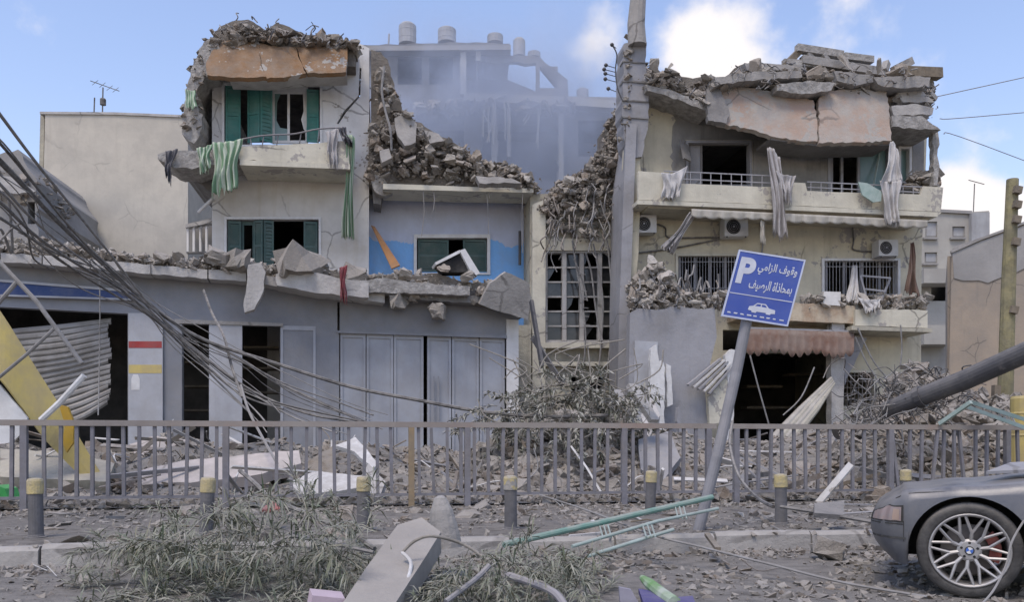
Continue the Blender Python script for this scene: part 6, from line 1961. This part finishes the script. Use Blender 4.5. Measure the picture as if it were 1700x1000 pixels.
TW = [(-.70, .52), (-.66, .62), (-.6, .70), (-.5, .77), (-.35, .82), (0, .85), (.4, .86), (2.6, .86), (3.2, .82), (3.6, .72), (3.75, .6)]
TS = [(-.70, .58), (-.64, .605), (-.55, .64), (-.3, .69), (0, .715), (.5, .755), (1, .80), (2.8, .88), (3.5, .87), (3.75, .82)]
TT = [(-.70, .60), (-.66, .64), (-.56, .69), (-.35, .735), (0, .775), (.6, .83), (.95, .87), (2.9, .93), (3.5, .92), (3.75, .85)]


def zlow(x, base=.2):
    z = base if x > -.4 else .2
    for c in (0, 2.7):
        dx = abs(x - c)
        if dx < .37:
            z = max(z, .31 + math.sqrt(max(0, .37 ** 2 - dx * dx)))
    return z


def side_y(x, z):
    """half width of the body at a height"""
    w = tab(x, TW)
    sh = tab(x, TS)
    t_ = (z - .5) / .35
    f = 1 - .045 * t_ * t_ - (.03 if z < .3 else 0) * (.3 - z) / .1
    flare = 0
    for c in (0, 2.7):
        dd = math.hypot(x - c, z - .31)
        if dd < .52:
            flare = max(flare, .018 * (1 - max(0, dd - .37) / .15))
    return w * f + flare


xs = [-.70, -.685, -.66, -.63, -.6, -.55, -.5, -.45, -.4]
xs += [-.37 + .74 * (1 - math.cos(math.pi * i / 26)) / 2 for i in range(27)]
xs += [.42, .5, .6, .7, .85, 1.0, 1.3, 1.6, 1.9, 2.15, 2.3]
xs += [2.33 + .74 * (1 - math.cos(math.pi * i / 20)) / 2 for i in range(21)]
xs += [3.12, 3.2, 3.3, 3.4, 3.5, 3.58, 3.65, 3.7, 3.74, 3.75]
g = G()
NJ, NT = 10, 8
cols = []
for x in xs:
    zl, sh, tp = zlow(x), tab(x, TS), tab(x, TT)
    col_ = []
    for j in range(NJ + 1):
        z = zl + (sh - .03 - zl) * j / NJ
        col_.append((side_y(x, z), z))
    ys = side_y(x, sh - .03)
    for j in range(1, NT + 1):
        a_ = j / NT
        yy = ys * (1 - a_ ** 1.6) if j > 2 else ys - .02 * j
        zz = (sh - .03) + (.03 * min(1, j / 2)) + (tp - sh) * math.sin(a_ * math.pi / 2) ** .8
        col_.append((yy, zz))
    cols.append(col_)
V, Fs = [], []
m = len(cols[0])
for sgn in (-1, 1):
    st = len(V)
    for x, c_ in zip(xs, cols):
        for y, z in c_:
            V.append(C3(x, CW + sgn * y, z))
    for i in range(len(xs) - 1):
        for j in range(m - 1):
            q = (st + i * m + j, st + (i + 1) * m + j, st + (i + 1) * m + j + 1, st + i * m + j + 1)
            Fs.append(q if sgn < 0 else q[::-1])
n2 = len(xs) * m
Fs.append(tuple(range(m)) + tuple(n2 + j for j in reversed(range(m - 1))))
Fs.append(tuple(reversed([(len(xs) - 1) * m + j for j in range(m)])) + tuple(n2 + (len(xs) - 1) * m + j for j in range(m - 1)))
g.add(V, Fs)
body = g.build('body', 'car_paint', car, smooth=True)


def patch(x0, x1, zf0, zf1, off, nu=14, nv=6):
    """a piece of the near side's skin, lifted off it by a little"""
    return G().grid(lambda a, b: C3(x0 + (x1 - x0) * a, CW - side_y(x0 + (x1 - x0) * a, zf0(x0 + (x1 - x0) * a) + (zf1(x0 + (x1 - x0) * a) - zf0(x0 + (x1 - x0) * a)) * b) - off,
                                    zf0(x0 + (x1 - x0) * a) + (zf1(x0 + (x1 - x0) * a) - zf0(x0 + (x1 - x0) * a)) * b), nu, nv)


patch(-.70, -.40, lambda x: .49, lambda x: tab(x, TS) - .028 - max(0, x + .56) * .22, .004).build('lamp_seal', 'black', body)
patch(-.69, -.42, lambda x: .5, lambda x: tab(x, TS) - .036 - max(0, x + .56) * .25, .009).build('headlight', 'lamp_glass', body, smooth=True)
patch(-.70, -.40, lambda x: .474, lambda x: .482, .003).build('panel_gap', 'black', body)
patch(-.5, -.44, lambda x: .505, lambda x: tab(x, TS) - .045 - max(0, x + .56) * .3, .012, 6, 6).build('corner_lamp', 'amber_corner', body, smooth=True)
patch(-.70, -.385, lambda x: .375, lambda x: .39, .006).build('rub_strip', 'car_trim', body)
patch(-.40, -.396, lambda x: .36, lambda x: .50, .003, 2, 8).build('panel_gap', 'black', body)
patch(.47, .56, lambda x: .63, lambda x: .648, .006, 6, 3).build('side_indicator', 'amber_glass', body)
patch(.62, .628, lambda x: .24, lambda x: tab(x, TS) - .04, .003, 2, 12).build('panel_gap', 'black', body)
patch(1.62, 1.628, lambda x: .24, lambda x: tab(x, TS) - .04, .003, 2, 12).build('panel_gap', 'black', body)
# bonnet shut line and the loose strip across the bonnet
G().tube([C3(x, CW - side_y(x, tab(x, TS) - .03) + .03, tab(x, TS) + .006) for x in np.linspace(-.5, .95, 22)], .006, 4).build('bonnet_line', 'black', body)
G().slab([C3(.12, .35, .84), C3(.75, .25, .885), C3(.78, .6, .93), C3(.3, .7, .9)], .02).build('bonnet_scrap', 'grey_slab', body)
# greenhouse
gh = [(.72, .885), (1.45, 1.30), (1.75, 1.37), (2.45, 1.36), (3.15, .93)]
g = G()
for sgn in (-1, 1):
    st = len(g.v)
    pts = []
    for x, z in gh:
        y = .74 - .17 * (z - .9) / .47
        pts.append((C3(x, CW + sgn * y, z), C3(x, CW, z + .02)))
    V = [p for q in pts for p in q]
    g.add(V, [(i * 2, i * 2 + 2, i * 2 + 3, i * 2 + 1) if sgn > 0 else (i * 2 + 1, i * 2 + 3, i * 2 + 2, i * 2) for i in range(len(gh) - 1)])
    V = [C3(x, CW + sgn * (.74 - .17 * (z - .9) / .47), z) for x, z in gh]
    g.add(V, [(0, 1, 2, 3, 4) if sgn < 0 else (4, 3, 2, 1, 0)])
g.build('cabin_glass', 'glass_dark', car)
g = G()
rl = [(1.42, 1.29), (1.75, 1.38), (2.45, 1.37), (2.55, 1.31)]
V = [C3(x, CW + s_ * (.745 - .17 * (z - .9) / .47), z + .012 + (.02 if s_ == 0 else 0)) for x, z in rl for s_ in (-1, 0, 1)]
g.add(V, [(i * 3 + j, i * 3 + j + 3, i * 3 + j + 4, i * 3 + j + 1) for i in range(3) for j in range(2)])
ro = g.build('roof', 'car_paint', car)
ro.modifiers.new('thickness', 'SOLIDIFY').thickness = .03
for sgn in (-1, 1):
    for a, b in (((.70, .885), (1.45, 1.31)), ((1.62, .88), (1.68, 1.35)), ((3.15, .93), (2.5, 1.35))):
        G().bar(C3(a[0], CW + sgn * .745, a[1]), C3(b[0], CW + sgn * (.745 - .17 * (b[1] - .9) / .47), b[1]), .05, .03).build('roof_pillar', 'car_paint', car)
    # dark wheel housings
    for cx in (0, 2.7):
        g = G()
        arc = [(cx + .37 * math.cos(t_), .31 + .37 * math.sin(t_)) for t_ in np.linspace(-.2, math.pi + .2, 20)]
        V = [C3(x, CW + sgn * (yy), max(z, .16)) for yy in (.845, .45) for x, z in arc]
        n = len(arc)
        g.add(V, [(i, i + 1, n + i + 1, n + i) for i in range(n - 1)] + [tuple(n + i for i in range(n))])
        g.build('wheel_housing', 'black', car)
G().box(C3(1.4, CW, .22), (.1, .1, .02)).build('underbody', 'black', car)
ub = G()
ub.add([C3(x, CW + s_ * .5, .24) for x in (-.55, 3.6) for s_ in (-1, 1)], [(0, 1, 3, 2)])
ub.build('floor_pan', 'black', car)


def wheel(x, y, out):
    c = C3(x, y, .32)
    ax = EY * out
    w = G().lathe([(.235, -.1), (.29, -.105), (.315, -.085), (.32, -.05), (.32, .05), (.315, .085), (.3, .1), (.275, .108), (.25, .105), (.24, .09)], c, ax, 48, closed=True).build('wheel', 'tyre', car, smooth=True)
    G().lathe([(.245, .095), (.247, .112), (.238, .115), (.226, .1), (.222, .05), (.215, -.08), (.235, -.09), (.24, .05)], c, ax, 48, closed=True).build('rim', 'rim_silver', w, smooth=True)
    e1 = EX
    e2 = Vector((0, 0, 1))
    for i in range(10):
        a0 = 2 * math.pi * (i + .3) / 10
        for da in (-.235, .235):
            p0 = c + (e1 * math.cos(a0) + e2 * math.sin(a0)) * .065 + ax * .075
            p1 = c + (e1 * math.cos(a0 + da * .12) + e2 * math.sin(a0 + da * .12)) * .12 + ax * .086
            p2 = c + (e1 * math.cos(a0 + da) + e2 * math.sin(a0 + da)) * .232 + ax * .1
            G().tube([p0, p1, p2], [.014, .011, .0095], 6).build('spoke', 'rim_silver', w)
    G().lathe([(.075, .05), (.075, .082), (.06, .09), (.03, .092)], c, ax, 24).build('hub', 'rim_silver', w)
    for i in range(5):
        a0 = 2 * math.pi * i / 5 + .3
        G().lathe([(.009, .08), (.009, .093)], c + (e1 * math.cos(a0) + e2 * math.sin(a0)) * .05, ax, 8).build('bolt_hole', 'black', w)
    G().lathe([(.03, .09), (.03, .096), (.027, .098)], c, ax, 20).build('hub_cap', 'car_trim', w)
    for i in range(4):
        a0 = math.pi / 2 * i + .5
        V = [c + ax * .0995] + [c + ax * .0995 + (e1 * math.cos(a0 + math.pi / 2 * k / 6) + e2 * math.sin(a0 + math.pi / 2 * k / 6)) * .022 for k in range(7)]
        f = (0, *range(1, 8))
        G().add(V, [f if out < 0 else f[::-1]]).build('emblem_quarter', 'roundel_blue' if i % 2 else 'white_paint', w)
    G().lathe([(.17, .0), (.17, .02), (.08, .03)], c, ax, 32).build('brake_disc', 'brake_disc', w)
    g = G()
    arc = np.linspace(-.45, .75, 9)
    V = []
    for t_ in arc:
        for r_, h_ in ((.12, .02), (.12, .06), (.19, .06), (.19, .02)):
            V.append(c + (e1 * math.cos(t_) + e2 * math.sin(t_)) * r_ + ax * h_)
    g.add(V, [(i * 4 + k, (i + 1) * 4 + k, (i + 1) * 4 + (k + 1) % 4, i * 4 + (k + 1) % 4) for i in range(8) for k in range(4)] + [(3, 2, 1, 0), (32, 33, 34, 35)])
    g.build('brake_caliper', 'brake_red', w)


wheel(0, .12, -1)
wheel(2.7, .12, -1)
wheel(0, CW * 2 - .12, 1)
wheel(2.7, CW * 2 - .12, 1)

# ================================================================== smoke
def smoke(name, centre, size, dens, colr, rot=0., thr=.42):
    bm = bmesh.new()
    bmesh.ops.create_icosphere(bm, subdivisions=3, radius=1)
    me = bpy.data.meshes.new(name)
    for v in bm.verts:
        v.co = Vector((v.co.x * size[0], v.co.y * size[1], v.co.z * size[2]))
    bm.to_mesh(me)
    bm.free()
    m = bpy.data.materials.new(name)
    m.use_nodes = True
    nt = m.node_tree
    nt.nodes.clear()
    out = nt.nodes.new('ShaderNodeOutputMaterial')
    pvn = nt.nodes.new('ShaderNodeVolumePrincipled')
    pvn.inputs['Color'].default_value = (*colr, 1)
    pvn.inputs['Anisotropy'].default_value = .2
    tcn = nt.nodes.new('ShaderNodeTexCoord')
    mp = nt.nodes.new('ShaderNodeMapping')
    mp.inputs['Scale'].default_value = (1 / size[0], 1 / size[1], 1 / size[2])
    nt.links.new(tcn.outputs['Object'], mp.inputs[0])
    ln = nt.nodes.new('ShaderNodeVectorMath')
    ln.operation = 'LENGTH'
    nt.links.new(mp.outputs[0], ln.inputs[0])
    fall = _range(nt, ln.outputs['Value'], 1.0, .25)
    nz = _range(nt, _noise(nt, tcn.outputs['Object'], .24, 5, .62), thr - .14, thr + .14)
    dn_ = _m(nt, 'MULTIPLY', _m(nt, 'MULTIPLY', fall, nz), dens)
    nt.links.new(dn_, pvn.inputs['Density'])
    nt.links.new(pvn.outputs[0], out.inputs['Volume'])
    me.materials.append(m)
    o = bpy.data.objects.new(name, me)
    COL.objects.link(o)
    o.location = centre
    o.rotation_euler = (0, rot, 0)
    return kind(o, 'stuff')


smoke('smoke', P(745, 205, 41), (7.0, 6.0, 6.5), .42, (.64, .70, .82), .25, .5)
smoke('smoke', P(930, 235, 42), (6.5, 5.0, 6.5), .36, (.64, .70, .82), -.3, .5)
smoke('smoke', P(900, 110, 46), (6.5, 4.0, 4.5), .14, (.72, .76, .85), -.5, .52)
